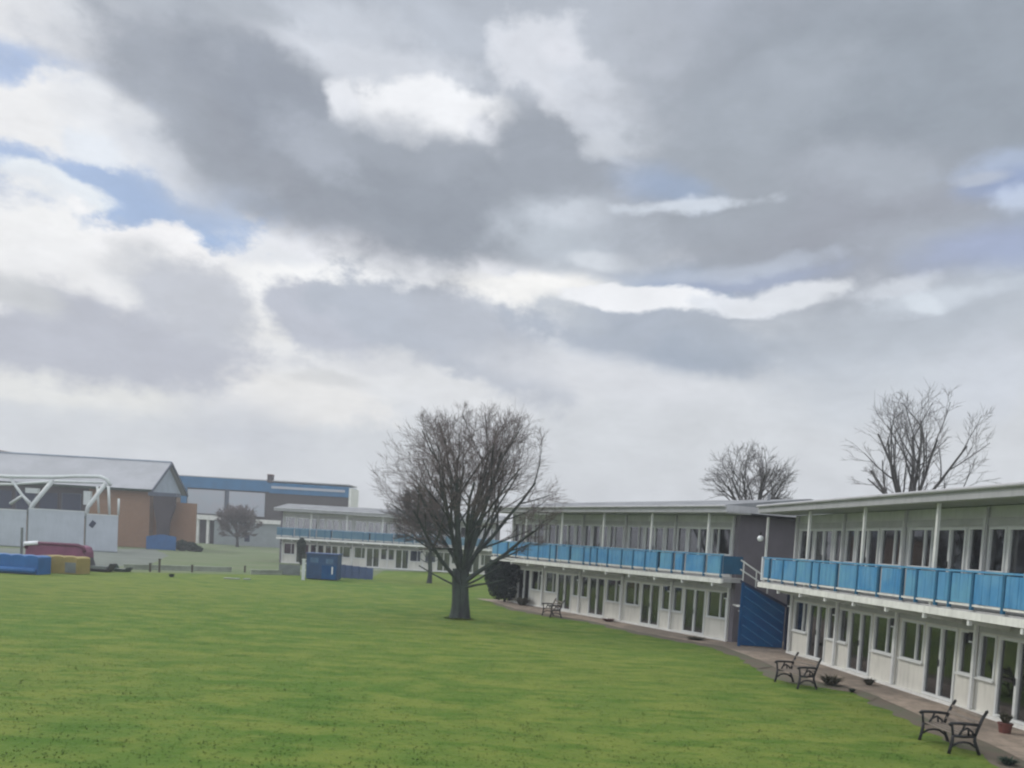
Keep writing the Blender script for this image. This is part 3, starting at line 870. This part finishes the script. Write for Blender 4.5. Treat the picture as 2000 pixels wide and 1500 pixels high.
# ------------------------------------------------------------------ evergreens
def leaf_bush(name, label, cat, base, blobs, m, nleaf, size, seed, trunk=None):
    r = np.random.RandomState(seed); root = empty(name, base); tag(root, label, cat)
    V, F = [], []
    tot = sum(b_[3] * b_[4] * b_[5] for b_ in blobs)
    for (cx, cy, cz, rx, ry, rz_) in [(b_[0], b_[1], b_[2], b_[3], b_[4], b_[5]) for b_ in blobs]:
        n = int(nleaf * rx * ry * rz_ / tot)
        for i in range(n):
            d = r.normal(size=3); d /= np.linalg.norm(d); rr = r.uniform(.45, 1.05) ** .6
            p = np.array((cx, cy, cz)) + d * rr * np.array((rx, ry, rz_))
            if p[2] < .05: continue
            a = r.normal(size=3); a /= np.linalg.norm(a); b_ = np.cross(a, r.normal(size=3)); b_ /= np.linalg.norm(b_)
            s = size * r.uniform(.6, 1.4); k = len(V)
            V += [tuple(p - a * s * .5), tuple(p + b_ * s * .4), tuple(p + a * s * .6), tuple(p - b_ * s * .4)]; F.append((k, k + 1, k + 2, k + 3))
    mb = MB(); mb.v, mb.f = V, F; mb.build('crown', m, root)
    t = MB()
    t.tube([(0, 0, -.05), (0.03, 0, blobs[0][2])], [.09, .04], 8)
    for b_ in blobs: t.tube([(0.02, 0, blobs[0][2] * .5), (b_[0], b_[1], b_[2])], [.05, .015], 5)
    t.build('trunk', MT['bark'], root)
    return root
b = gnd(985, 1176) + Vector((0, .3, 0))
leaf_bush('evergreen_bush', 'dark evergreen bush under the far end of the middle block balcony', 'bush', b,
          [(-.35, 0, 2.0, 1.05, .9, .85), (.45, .1, 1.95, .9, .8, .8), (-.45, 0, 1.1, .7, .6, 1.0), (.85, .1, 2.1, .5, .6, .5), (-.9, 0, 1.7, .5, .5, .9), (0.2, 0, .9, .7, .6, .8)], MT['conifer'], 14000, .11, 3)
b = gnd(558, 1113); b = b * (86 / b.y)
leaf_bush('evergreen_shrub', 'narrow dark evergreen hanging beside the left end of the most distant block', 'shrub', Vector((b.x, 92, 0)) ,
          [(0, 0, 2.1, .5, .5, .9), (.05, 0, 1.1, .38, .4, 1.0)], MT['conifer2'], 2600, .13, 4)
def tufts(name, label, cat, base, n, h, spread_, m, seed, group=None, pot=None):
    r = random.Random(seed); root = empty(name, base); tag(root, label, cat, group)
    mb = MB()
    z0 = pot[1] if pot else 0
    for i in range(n):
        a = r.uniform(0, 6.28); l = r.uniform(.5, 1) * h; s = r.uniform(.2, 1) * spread_
        p0 = Vector((math.cos(a) * s * .3, math.sin(a) * s * .3, z0)); p1 = p0 + Vector((math.cos(a) * s * .5, math.sin(a) * s * .5, l * .6)); p2 = p1 + Vector((math.cos(a) * s * .5, math.sin(a) * s * .5, l * .3 * r.uniform(-.5, 1)))
        w = Vector((-math.sin(a), math.cos(a), 0)) * .018
        k = len(mb.v); mb.v += [tuple(q) for q in (p0 - w, p0 + w, p1 + w, p1 - w, p2)]
        mb.f += [(k, k + 1, k + 2, k + 3), (k + 3, k + 2, k + 4)]
    mb.build('leaves', m, root)
    if pot: MB().tube([(0, 0, 0), (0, 0, pot[1] * .85), (0, 0, pot[1] * .86), (0, 0, pot[1])], [pot[0] * .75, pot[0] * .95, pot[0] * 1.06, pot[0] * 1.06], 16).build('pot', MT['pot'], root)
    return root
tufts('dry_shrub', 'low brown dried shrub on the verge just past the second bench', 'shrub', gnd(1622, 1338), 420, .42, .42, MT['dryplant'], 1)
tufts('dry_shrub', 'small dark brown clump by the white wall base past the second bench', 'shrub', gnd(1697, 1338), 260, .3, .22, MT['dryplant'], 2)
tufts('grass_tuft', 'tiny dark tuft on the soil between the two brown clumps and the lawn', 'tuft', gnd(1664, 1352), 120, .16, .14, MT['conifer2'], 3)
tufts('weed_clump', 'green weed clump at the very bottom right corner', 'weed', gnd(1968, 1494), 200, .2, .2, MT['conifer2'], 4)
tufts('potted_plant', 'reddish terracotta pot with a dried plant against the wall near the right edge', 'potted plant', gnd(1962, 1432), 160, .34, .2, MT['dryplant'], 5, pot=(.17, .26))
tufts('dry_shrub', 'low dark shrub on the verge before the nearest door of the middle block', 'shrub', gnd(1358, 1250), 260, .2, .5, MT['dryplant'], 6)
tufts('flower_clump', 'little reddish brown clump on the verge halfway along the middle block', 'plant', gnd(1188, 1214), 200, .25, .45, mat('reddish dry stems', (.12, .05, .045), .9, .2, 6), 7)
tufts('dry_shrub', 'brown dry shrub beside the dark evergreen bush', 'shrub', gnd(1020, 1182), 420, .7, .6, MT['dryplant'], 8)

rg = empty('grass_fringe', gnd(896, 1209)); tag(rg, kind='stuff')
fr_ = random.Random(4); fm_ = MB()
for i in range(1500):
    a_ = fr_.uniform(0, 6.28); q_ = fr_.uniform(.40, .75); h_ = fr_.uniform(.05, .14) * (1.1 - q_) * 1.6
    x_, y_ = math.cos(a_) * q_, math.sin(a_) * q_ * .8; w_ = .012; t2 = fr_.uniform(0, 6.28)
    k_ = len(fm_.v); fm_.v += [(x_ - w_ * math.cos(t2), y_ - w_ * math.sin(t2), 0), (x_ + w_ * math.cos(t2), y_ + w_ * math.sin(t2), 0), (x_ + fr_.uniform(-.05, .05), y_ + fr_.uniform(-.05, .05), h_)]; fm_.f.append((k_, k_ + 1, k_ + 2))
fm_.build('blades', MT['blade'], rg)

# ------------------------------------------------------------------ benches on the verge, seen end on
MT['paleslat'] = mat('bleached bench slat', (.19, .16, .135), .8, .2, 3, stretch=(1, 6, 6))
def bench():
    L = 1.22; root = empty('park_bench', (0, 0, 0))
    for i in range(4):
        MB().box(-L / 2, L / 2, -.24 + i * .125, -.16 + i * .125, .415 + .004 * i, .44 + .004 * i).build('seat_slat', MT['paleslat'], root, bevel=.006)
    for i in range(3):
        z = .56 + i * .14; y = .262 + i * .062
        mb = MB(); T = Matrix.Translation((0, y, z)) @ Matrix.Rotation(R(-22), 4, 'X'); mb.box(-L / 2, L / 2, -.012, .012, -.03, .035, T)
        mb.build('back_slat', MT['paleslat'], root, bevel=.005)
    for sx in (-1, 1):
        x = sx * (L / 2 + .02); f = MB()
        def bar(p, w=.024): f.tube([(x, a_, b_) for a_, b_ in p], w, 8)
        bar([(-.31, 0), (-.28, .12), (-.25, .3), (-.25, .41)], .036)
        bar([(.37, 0), (.31, .14), (.245, .3), (.24, .41)], .036)
        bar([(-.25, .405), (0, .385), (.24, .405)], .034)
        bar([(.24, .405), (.30, .6), (.37, .8), (.46, .96), (.45, .98)], .034)
        bar([(-.25, .41), (-.27, .55), (-.29, .66)], .028)
        bar([(-.35, .63), (-.31, .67), (-.1, .675), (.1, .67), (.33, .65)], .036)
        bar([(-.26, .16), (-.12, .25), (0, .27), (.14, .255), (.29, .16)], .026)
        bar([(-.12, .395), (-.06, .52), (.06, .58), (.18, .5), (.22, .41)], .026)
        bar([(-.04, .54), (.0, .66)], .024); bar([(.1, .42), (.08, .57)], .022)
        f.build('end_frame', MT['iron'], root, smooth=True)
    return root
bq = bench(); bq_used = False
for pa, pb, lab in (((1820, 1446), (1881, 1474), 'nearest iron framed bench, on the verge at the bottom right'),
                    ((1533, 1333), (1571, 1345), 'iron framed bench on the verge in front of the blue stairs'),
                    ((1062, 1200), (1092, 1209), 'farthest iron framed bench, by the far end of the middle block')):
    o = bq if not bq_used else copy_tree(bq); bq_used = True
    A_, B_ = gnd(*pa), gnd(*pb); dd_ = B_ - A_
    o.location = (A_ + B_) / 2; o.rotation_euler = (0, 0, math.atan2(dd_.y, dd_.x)); tag(o, lab, 'bench', 'iron framed benches on the verge')

# ------------------------------------------------------------------ left hall
Hd = Vector((1, .0, 0))
def gp(x, Y): p = at(x, 1050, Y); return p.x
YH = 118.0
xr = at(290, 1060, YH).x; xl = at(-260, 1060, YH).x
hall = empty('sports_hall', (xr, YH, 0), 0)
tag(hall, 'long hall with pale grey pitched roof, blue grey gable and orange brick walls', 'hall')
def hz(x, y, Y): return at(x, y, Y).z
z_e = hz(295, 955, YH); z_r = hz(325, 903, YH + 6)
LH = xr - xl; W2 = 5.4
# gable faces right and slightly towards us; ridge runs left
hr_ = MB(); hr_.prism([(-.9, z_e - .1), (W2, z_r), (2 * W2 + .9, z_e - .1), (2 * W2 + .9, z_e - .35), (W2, z_r - .25), (-.9, z_e - .35)], 'x', -LH, .6)
hro = hr_.build('roof', MT['hallroof'], hall)
MB().box(-LH, .6, W2 - .15, W2 + .15, z_r - .02, z_r + .14).build('ridge_cap', MT['hallgrey'], hro)
MB().box(-LH, .55, -1.02, -.902, z_e - .42, z_e - .12).build('gutter', MT['conifer2'], hro)
MB().prism([(0.0, z_e - .36), (2 * W2, z_e - .36), (W2, z_r - .3)], 'x', -.1, .1).build('gable', MT['hallgrey'], hall)
for s in (0, 1):
    y0, y1 = (-.95, W2) if s == 0 else (2 * W2 + .95, W2)
    MB().prism([(y0, z_e - .5), (y0, z_e - .1), (y1, z_r + .02), (y1, z_r - .38)], 'x', .602, .75).build('barge_board', MT['barge'], hall)
MB().box(.2, 4.1, -1.1, 0.4, z_e - .95, z_e - .45).build('eaves_beam', MT['barge'], hall)
wb = MB(); wb.box(-8.5, 0, 0, .3, 0, z_e - .4); wb.box(-.3, -.001, .3, 2 * W2, 0, z_e - .4)
wb.build('wall', MT['brick'], hall)
dw = MB(); dw.box(-LH, -8.5, 0.1, .35, 3.6, z_e - .4); o = dw.build('wall', MT['brown'], hall); o['label'] = 'dark band of wall under the eaves'
MB().box(-LH, -8.5, .15, .3, 0, 3.6).build('wall', MT['brick'], hall)
for i in range(9):
    x0 = -9.6 - i * 3.2
    fr = MB().box(x0 - 2.7, x0, -.02, .09, 4.3, 4.4).box(x0 - 2.7, x0, -.02, .09, 6.9, 7.0).box(x0 - 2.7, x0 - 2.6, -.02, .09, 4.4, 6.9).box(x0 - .1, x0, -.02, .09, 4.4, 6.9).build('window', MT['brown'] if i % 2 else MT['barge'], hall)
    MB().box(x0 - 2.6, x0 - .1, .03, .07, 4.4, 6.9).build('pane', MT['navy'], fr)
MB().prism([(1.6, 0), (3.0, 0), (3.2, z_e * .45), (3.9, z_e * .72), (3.9, z_e - .95), (.9, z_e - .95), (.9, z_e * .72), (1.4, z_e * .45)], 'y', -1.0, -.55).build('porch_pillar', MT['brown'], hall)
MB().box(-.2, 6.0, 1.2, 1.6, 0, z_e * .8).build('wing_wall', MT['brick'], hall)
# second brown ridge just showing over the hall at the left edge
rr_ = empty('tiled_roof', (at(-60, 1000, 150).x, 150, 0)); tag(rr_, 'sliver of brown tiled roof showing above the hall ridge at the left edge', 'roof')
zt_ = hz(0, 880, 150)
MB().prism([(-16, zt_ - 3.2), (16, zt_ - 3.2), (6, zt_), (-6, zt_)], 'y', -2, 6).build('tiles', MT['rust'], rr_)
MB().box(-15, 15, -1.8, 5.8, 0, zt_ - 3.22).build('wall', MT['brick'], rr_)

# ------------------------------------------------------------------ white hoardings and tubular ride frame
YF = 97.0
def fpt(x, y): return at(x, y, YF)
f0 = fpt(-120, 1000); zt = hz(100, 998, YF)
xs = [-120, -30, 53, 166, 232]
zt = 4.55
for i, (a_, b_) in enumerate(zip(xs[:-1], xs[1:])):
    x0, x1 = at(a_, 1040, YF).x, at(b_, 1040, YF).x
    pr = empty('hoarding_panel', (x0, YF, 0))
    lab = ['tall pale grey hoarding panel cut by the left edge of the photo', 'tall pale grey hoarding panel behind the blue inflatable wall', 'widest pale grey hoarding panel, behind the crimson inflatable roof', 'rightmost pale grey hoarding panel with a small black sign']
    tag(pr, lab[i], 'hoarding', 'tall pale hoarding panels below the tubular frame')
    w = x1 - x0; top = zt - .25 * (i % 2)
    MB().box(.12, w - .12, -.03, .03, .1, top - .14).build('panel', MT['hoard'], pr)
    MB().box(0, .12, -.07, .07, 0, top).build('frame_post', MT['greyboard'], pr)
    MB().box(.12, w - .12, -.06, .06, top - .14, top - .02).build('top_rail', MT['tube'], pr)
    MB().box(.12, w - .12, -.05, .05, 0, .1).build('bottom_rail', MT['greyboard'], pr)
    if i == 3:
        T = Matrix.Translation((.85, -.05, 3.1)) @ Matrix.Rotation(R(35), 4, 'Y')
        MB().box(-.28, .28, -.015, .015, -.38, .38, T).build('sign', MT['navy'], pr)
rd = empty('ride_frame', (at(100, 1040, YF + 5).x, YF + 5, 0))
tag(rd, 'white tubular steel frame with slanting struts rising over the pale hoardings', 'frame')
YR = YF + 5
def rp(x, y, dy=0):
    p = at(x, y, YR + dy); return tuple(p - rd.location)
for nm, pts, w in (
    ('top_beam', [rp(-140, 922), rp(20, 931), rp(105, 932), rp(150, 930), rp(196, 931), rp(208, 936), rp(216, 948)], .22),
    ('top_beam', [rp(-140, 944, 3), rp(20, 946, 3), rp(110, 940, 3), rp(205, 943, 3)], .16),
    ('strut', [rp(104, 938), rp(62, 988), rp(58, 1010)], .26), ('strut', [rp(206, 945), rp(172, 990), rp(168, 1008)], .24),
    ('strut', [rp(20, 934), rp(42, 965), rp(60, 988)], .16), ('strut', [rp(-60, 930), rp(-90, 985)], .2),
    ('strut', [rp(20, 984), rp(44, 968), rp(62, 986)], .2),
    ('column', [rp(190, 950, 2), rp(193, 1002, 2)], .14), ('column', [rp(212, 950, 2), rp(214, 1006, 2)], .16), ('column', [rp(232, 974, 2), rp(231, 1006, 2)], .14), ('column', [rp(62, 985, 1), rp(62, 1072, 1)], .2)):
    MB().tube(pts, w, 8).build(nm, MT['tube'], rd, smooth=True)
MB().box(*([rp(40, 950)[0], rp(64, 950)[0]]), 1, 1.6, rp(50, 962)[2], rp(50, 952)[2]).build('float_panel', MT['tube'], rd)
MB().box(rp(155, 960)[0], rp(168, 960)[0], 1, 1.5, rp(160, 985)[2], rp(160, 958)[2]).build('float_panel', MT['tube'], rd)

# ------------------------------------------------------------------ big blue hall behind
YB = 178.0
xa, xb = at(338, 1000, YB).x, at(692, 1010, YB).x
bh = empty('leisure_building', (xa, YB, 0), R(0)); tag(bh, 'large flat roofed building with a steel blue fascia, pale blue panels and dark brick', 'building')
WB = xb - xa
def lx(x): return at(x, 1000, YB).x - xa
ztop = hz(345, 929, YB)
MB().box(0, lx(680), .4, 8, 0, ztop - 1.2).build('wall', MT['darkbrick'], bh)
MB().box(-.3, lx(524), 0, 8.3, ztop - 2.3, ztop).build('fascia', MT['bluefascia'], bh)
MB().box(lx(524), lx(680), 0.05, 8.3, ztop - 2.5, ztop - .3).build('fascia', MT['bluefascia'], bh)
MB().box(lx(528), lx(672), -.1, .04, ztop - 1.5, ztop - 1.0).build('trim', MT['panel'], bh)
MB().box(-.4, lx(681), -.05, 8.4, ztop + .002, ztop + .22).build('roof', MT['fascia'], bh)
MB().box(-.3, lx(363), .1, .398, 0, ztop - 2.32).build('wall', MT['bluefascia'], bh)
for a_, b_ in ((365, 437), (446, 516)):
    pf = MB().box(lx(a_), lx(b_), .05, .39, hz(400, 1003, YB), ztop - 2.6).build('cladding_panel', MT['panel'], bh)
MB().box(lx(438), lx(445), .2, .39, 2, ztop - 2.4).build('pier', MT['barge'], bh)
MB().box(lx(680) + .01, lx(680) + .5, -.2, 8.2, 0, ztop - .5).build('corner_pier', MT['edge'], bh)
ch = MB().box(lx(520), lx(529), -.3, 1.3, ztop - .3, ztop + 1.2).build('chimney', MT['brown'], bh)
MB().box(lx(519.5), lx(529.5), -.4, 1.4, ztop + 1.202, ztop + 1.4).build('cap', MT['pot'], ch)
# low flat roofed entrance
YL = 160.0
def ll(x): return at(x, 1040, YL).x - at(372, 1040, YL).x
lo = empty('entrance_canopy', (at(372, 1040, YL).x, YL, 0)); tag(lo, 'low white edged canopy on thin columns left of the small far tree', 'canopy')
zc = hz(390, 1005, YL)
MB().box(0, ll(425), 0, 8, zc - .9, zc).build('roof', MT['edge'], lo)
for x in (384, 404): MB().box(ll(x) - .25, ll(x) + .25, .3, .8, 0, zc - .902).build('column', MT['edge'], lo)
MB().box(0, ll(424), 3, 7.8, 0.0, zc - .902).build('wall', MT['brown'], lo)
wl_ = empty('low_building', (at(418, 1040, YL).x, YL, 0)); tag(wl_, 'low pale rendered building with a white roof edge behind the small far tree', 'building')
def l2(x): return at(x, 1040, YL).x - at(418, 1040, YL).x
zw = hz(500, 1022, YL)
MB().box(0, l2(560), 0, 7, 0, zw).build('wall', MT['wallw'], wl_)
MB().box(l2(500), l2(566), -.5, 7.5, zw + .002, zw + .75).build('roof', MT['edge'], wl_)
MB().box(l2(418), l2(500), -.2, 7.5, zw + .002, zw + .3).build('roof', MT['greyboard'], wl_)
fr = MB().box(l2(478), l2(488), -.05, .05, hz(480, 1058, YL), hz(480, 1046, YL)).build('window', MT['navy'], wl_)
hp = gnd(370, 1075); hp = hp * (114 / hp.y)
leaf_bush('low_hedge', 'low dark hedge mound between the hall gable and the white canopy', 'hedge', hp, [(-1.0, 0, .75, .9, .7, .75), (.1, 0, .7, .9, .7, .6), (1.0, 0, .4, .8, .6, .45)], MT['conifer2'], 4000, .16, 8)
# blue banner by the gable
bb = gnd(315, 1078); bb = bb * (112 / bb.y); bn = empty('banner', bb); tag(bn, 'bright blue banner board at the foot of the hall gable', 'banner')
k = 112 / FPX
MB().prism([(-30 * k, .1), (28 * k, .1), (28 * k, 28 * k), (5 * k, 31 * k), (-3 * k, 31 * k), (-30 * k, 26 * k)], 'y', -.03, .03).build('board', MT['banner'], bn)
for x in (-28, 0, 26): MB().box(x * k - .06, x * k + .06, .032, .1, 0, 25 * k).build('post', MT['greyboard'], bn)

# ------------------------------------------------------------------ play inflatables at the lawn edge
def inflatable(name, label, cat, px, py, w, h, dpt, m, arched=False, seams=4, group='bouncy play inflatables at the far left of the lawn'):
    b_ = gnd(px, py); root = empty(name, b_, R(-4)); tag(root, label, cat, group)
    n = seams; bw = w / n
    for i in range(n):
        mb = MB(); x0 = -w / 2 + i * bw
        ns = 10; prof_ = []
        hh = h * (1 if not arched else (.72 + .28 * math.sin(math.pi * (i + .5) / n)))
        for j in range(ns + 1):
            a_ = math.pi * j / ns
            prof_.append((x0 + bw / 2 - math.cos(a_) * bw * .51, hh - bw * .14 + math.sin(a_) * bw * .14))
        pts = [(x0 - .0, 0)] + prof_ + [(x0 + bw, 0)]
        mb.prism(pts, 'y', 0, dpt); mb.build('air_cell', m, root, bevel=.04)
    return root
o = inflatable('inflatable_wall', 'low blue inflatable wall at the left edge of the lawn', 'inflatable', 8, 1119, 4.6, 1.25, 1.4, MT['pvcblue'], seams=5)
MB().tube([(-2.2, -.12, .25), (2.2, -.12, .25)], .2, 12).build('bottom_tube', MT['pvcblue'], o, smooth=True)
o = inflatable('inflatable_block', 'mustard yellow inflatable block beside the blue inflatable wall', 'inflatable', 112, 1120, 2.75, 1.2, 1.6, MT['pvcyel'], seams=3)
MB().box(.55, 1.3, -.03, -.005, .1, .8).build('patch', MT['greyboard'], o)
b_ = gnd(94, 1112); rt = empty('inflatable_roof', b_, 0); tag(rt, 'crimson hump topped inflatable behind the yellow block', 'inflatable', 'bouncy play inflatables at the far left of the lawn')
k = b_.y / FPX
out = [(-62 * k, .1), (-60 * k, 38 * k), (-54 * k, 46 * k), (-34 * k, 49 * k), (44 * k, 49 * k), (54 * k, 46 * k), (58 * k, 36 * k), (60 * k, .1)]
MB().prism(out, 'y', .9, 2.3).build('body', MT['pvcred'], rt, bevel=.07)
MB().tube([(p_[0], .95, p_[1]) for p_ in out[1:-1]], .14, 10).build('top_tube', mat('deep plum vinyl', (.10, .02, .05), .4, .1, 1), rt, smooth=True)
MB().tube([(-60 * k, .8, 47 * k), (-34 * k, .8, 50 * k)], .15, 10).build('rolled_flap', MT['lampglass'], rt, smooth=True)
MB().tube([(-72 * k, 1.2, 0), (-72 * k, 1.2, 78 * k)], .09, 8).build('mast', MT['greyboard'], rt)

# ------------------------------------------------------------------ kiosk, boards and small things along the far edge of the lawn
b_ = gnd(597, 1131); ks = empty('kiosk', b_, R(0)); tag(ks, 'dark blue metal kiosk with pale notices at the far edge of the lawn', 'kiosk')
k = b_.y / FPX; w = 61 * k; h = 50 * k
MB().box(0, w, 0, 1.6, .06, h).build('body', MT['kiosk'], ks, bevel=.02)
MB().box(-.06, w + .06, -.08, 1.7, h + .002, h + .09).build('roof', MT['fenceblue'], ks)
for a0, a1, z0, z1 in ((.12, .38, .66, .86), (.62, .86, .64, .84)): MB().box(w * a0, w * a1, -.02, -.003, h * z0, h * z1).build('notice', MT['kiosk2'], ks)
dr = MB().box(w * .5, w * .95, -.03, -.003, .08, h * .58).build('door', MT['stairblue'], ks); MB().box(w * .82, w * .86, -.05, -.031, .5, 1.1).build('handle', MT['edge'], dr)
MB().box(w * .08, w * .46, -.03, -.003, .1, h * .5).build('hatch', MT['kiosk'], ks)
b_ = gnd(692, 1131); bf = empty('low_fence', b_, R(0)); tag(bf, 'low faded blue board fence running right from the kiosk', 'fence')
k = b_.y / FPX
for i in range(5):
    x0 = (-34 + i * 14) * k; hh = (27 - i * .8) * k
    MB().box(x0 + .05, x0 + 14 * k, -.02, .02, .05, hh).build('board', MT['fenceblue'], bf)
    MB().box(x0 - .04, x0 + .045, -.05, .05, 0, hh + .05).build('post', MT['fenceblue'], bf)
b_ = gnd(592, 1133); wp = empty('marker_post', b_); tag(wp, 'white post standing at the left corner of the dark blue kiosk', 'post')
k = b_.y / FPX
MB().box(-.12, .12, -.05, .05, 0, 40 * k).build('post', MT['tube'], wp); MB().box(-.15, .15, -.08, .08, 40 * k, 40 * k + .06).build('cap', MT['edge'], wp)
b_ = gnd(555, 1123); gb = empty('board_screen', b_); tag(gb, 'weathered grey board screen between the white post and the pale path', 'screen')
k = b_.y / FPX
MB().box(-10 * k, 30 * k, 0, .05, .05, 21 * k).build('board', MT['greyboard'], gb)
for x in (-10, 10, 29): MB().box(x * k - .05, x * k + .05, .052, .12, 0, 22 * k).build('post', MT['greyboard'], gb)
MB().box(-34 * k, -10.5 * k, 0, .3, 0, 5 * k).build('plinth', MT['kerb'], gb)
for i, (x, y, h) in enumerate(((311, 1118, 1.0), (293, 1117, .62), (375, 1118, .55), (478, 1118, .5))):
    b_ = gnd(x, y); p_ = empty('wooden_post', b_)
    tag(p_, ['tallest short dark post along the pale path, with a tilted top', 'short dark post left of the tallest one on the pale path', 'stubby post midway along the pale path', 'stubby post left of the grey board screen'][i], 'post', 'short posts along the pale path')
    MB().box(-.06, .06, -.06, .06, 0, h).build('shaft', MT['dryplant'], p_); MB().box(-.08, .1, -.075, .075, h, h + .07).build('cap', MT['dryplant'], p_)
# overturned dark tubs and a small boat-like tub near the inflatables
def tub(label, px, py, L, h, m):
    b_ = gnd(px, py); root = empty('play_tub', b_); tag(root, label, 'tub', 'dark play tubs beyond the yellow inflatable')
    MB().prism([(-L / 2, h * .9), (-L * .42, .15), (-L * .3, .02), (L * .34, .02), (L * .5, h * .62), (L * .43, h * .66), (L * .3, .2), (-L * .3, .22), (-L * .44, h)], 'y', 0, .9).build('hull', m, root, bevel=.03)
    MB().box(-L * .3, L * .28, -.02, .92, .225, h * .42).build('seat', MT['greyboard'], root)
    return root
tub('dark curved tub immediately right of the yellow inflatable block', 192, 1117, 1.9, 1.0, MT['iron'])
tub('low dark tub near the left end of the pale path', 233, 1117, 1.3, .55, MT['conifer2'])
b_ = gnd(335, 1127); tufts('grass_tuft', 'dark tuft at the lawn edge below the posts', 'tuft', b_, 200, .35, .3, MT['conifer2'], 9)
for x, y, w_, lab in ((453, 1131, 1.1, 'larger pale slab lying on the lawn edge'), (482, 1132, .45, 'smaller pale slab lying on the lawn edge')):
    b_ = gnd(x, y); s_ = MB().box(-w_ / 2, w_ / 2, -.25, .25, 0, .09).build('stone_slab', MT['kerb'], None, bevel=.02); s_.location = b_; tag(s_, lab, 'slab', 'pale slabs on the lawn edge')

# ------------------------------------------------------------------ grass blades on the near lawn
def grass_blades():
    r = np.random.RandomState(5); n = 110000
    Y = 9.0 + 38.0 * r.rand(n) ** 1.5
    X = (r.rand(n) * 2 - 1) * (Y * .68 + 1) 
    from mathutils import noise as mn
    ed = [(p.y, p.x) for p in edge]; ed.sort(); ey = np.array([a for a, _ in ed]); ex = np.array([b_ for _, b_ in ed])
    lim = np.interp(Y, ey, ex) + r.normal(size=n) * .18
    ok = X < lim
    X, Y = X[ok], Y[ok]; n = len(X)
    den = np.array([mn.noise(Vector((x * 1.1, y * 1.4, 0))) + .6 * mn.noise(Vector((x * 3.3, y * 3.9, 5))) for x, y in zip(X, Y)])
    keep = r.rand(n) < np.clip(.45 + den * .5, .15, 1); X, Y, den = X[keep], Y[keep], den[keep]; n = len(X)
    h = (.016 + .02 * r.rand(n)) * (1 + .4 * np.clip(den, 0, 1)); a = r.rand(n) * 6.283; w = .010 + .008 * r.rand(n)
    lx_, ly_ = r.normal(size=n) * .35 * h, r.normal(size=n) * .35 * h
    V = np.zeros((n, 3, 3)); dx, dy = np.cos(a) * w, np.sin(a) * w
    V[:, 0] = np.stack([X - dx, Y - dy, 0 * X], 1); V[:, 1] = np.stack([X + dx, Y + dy, 0 * X], 1); V[:, 2] = np.stack([X + lx_, Y + ly_, h], 1)
    me = bpy.data.meshes.new('grass'); me.vertices.add(n * 3); me.vertices.foreach_set('co', V.reshape(-1))
    me.loops.add(n * 3); me.loops.foreach_set('vertex_index', np.arange(n * 3, dtype=np.int32))
    me.polygons.add(n); me.polygons.foreach_set('loop_start', np.arange(0, n * 3, 3, dtype=np.int32)); me.polygons.foreach_set('loop_total', np.full(n, 3, dtype=np.int32))
    me.update(); me.validate()
    o = bpy.data.objects.new('grass', me); COL.objects.link(o); me.materials.append(MT['blade'])
    return tag(o, 'rough green grass blades covering the near lawn', 'grass', kind='stuff')
grass_blades()

# ------------------------------------------------------------------ moist air
hm = bpy.data.materials.new('moist air'); hm.use_nodes = True; ht = hm.node_tree; ht.nodes.clear()
pv = N(ht, 'ShaderNodeVolumePrincipled'); pv.inputs['Density'].default_value = HAZE; pv.inputs['Color'].default_value = (.86, .90, .96, 1); pv.inputs['Anisotropy'].default_value = .2
ho = N(ht, 'ShaderNodeOutputMaterial'); ht.links.new(pv.outputs[0], ho.inputs['Volume'])
hz_ = MB().box(-150, 120, -20, 240, -1, 18).build('haze', hm)
tag(hz_, kind='stuff')
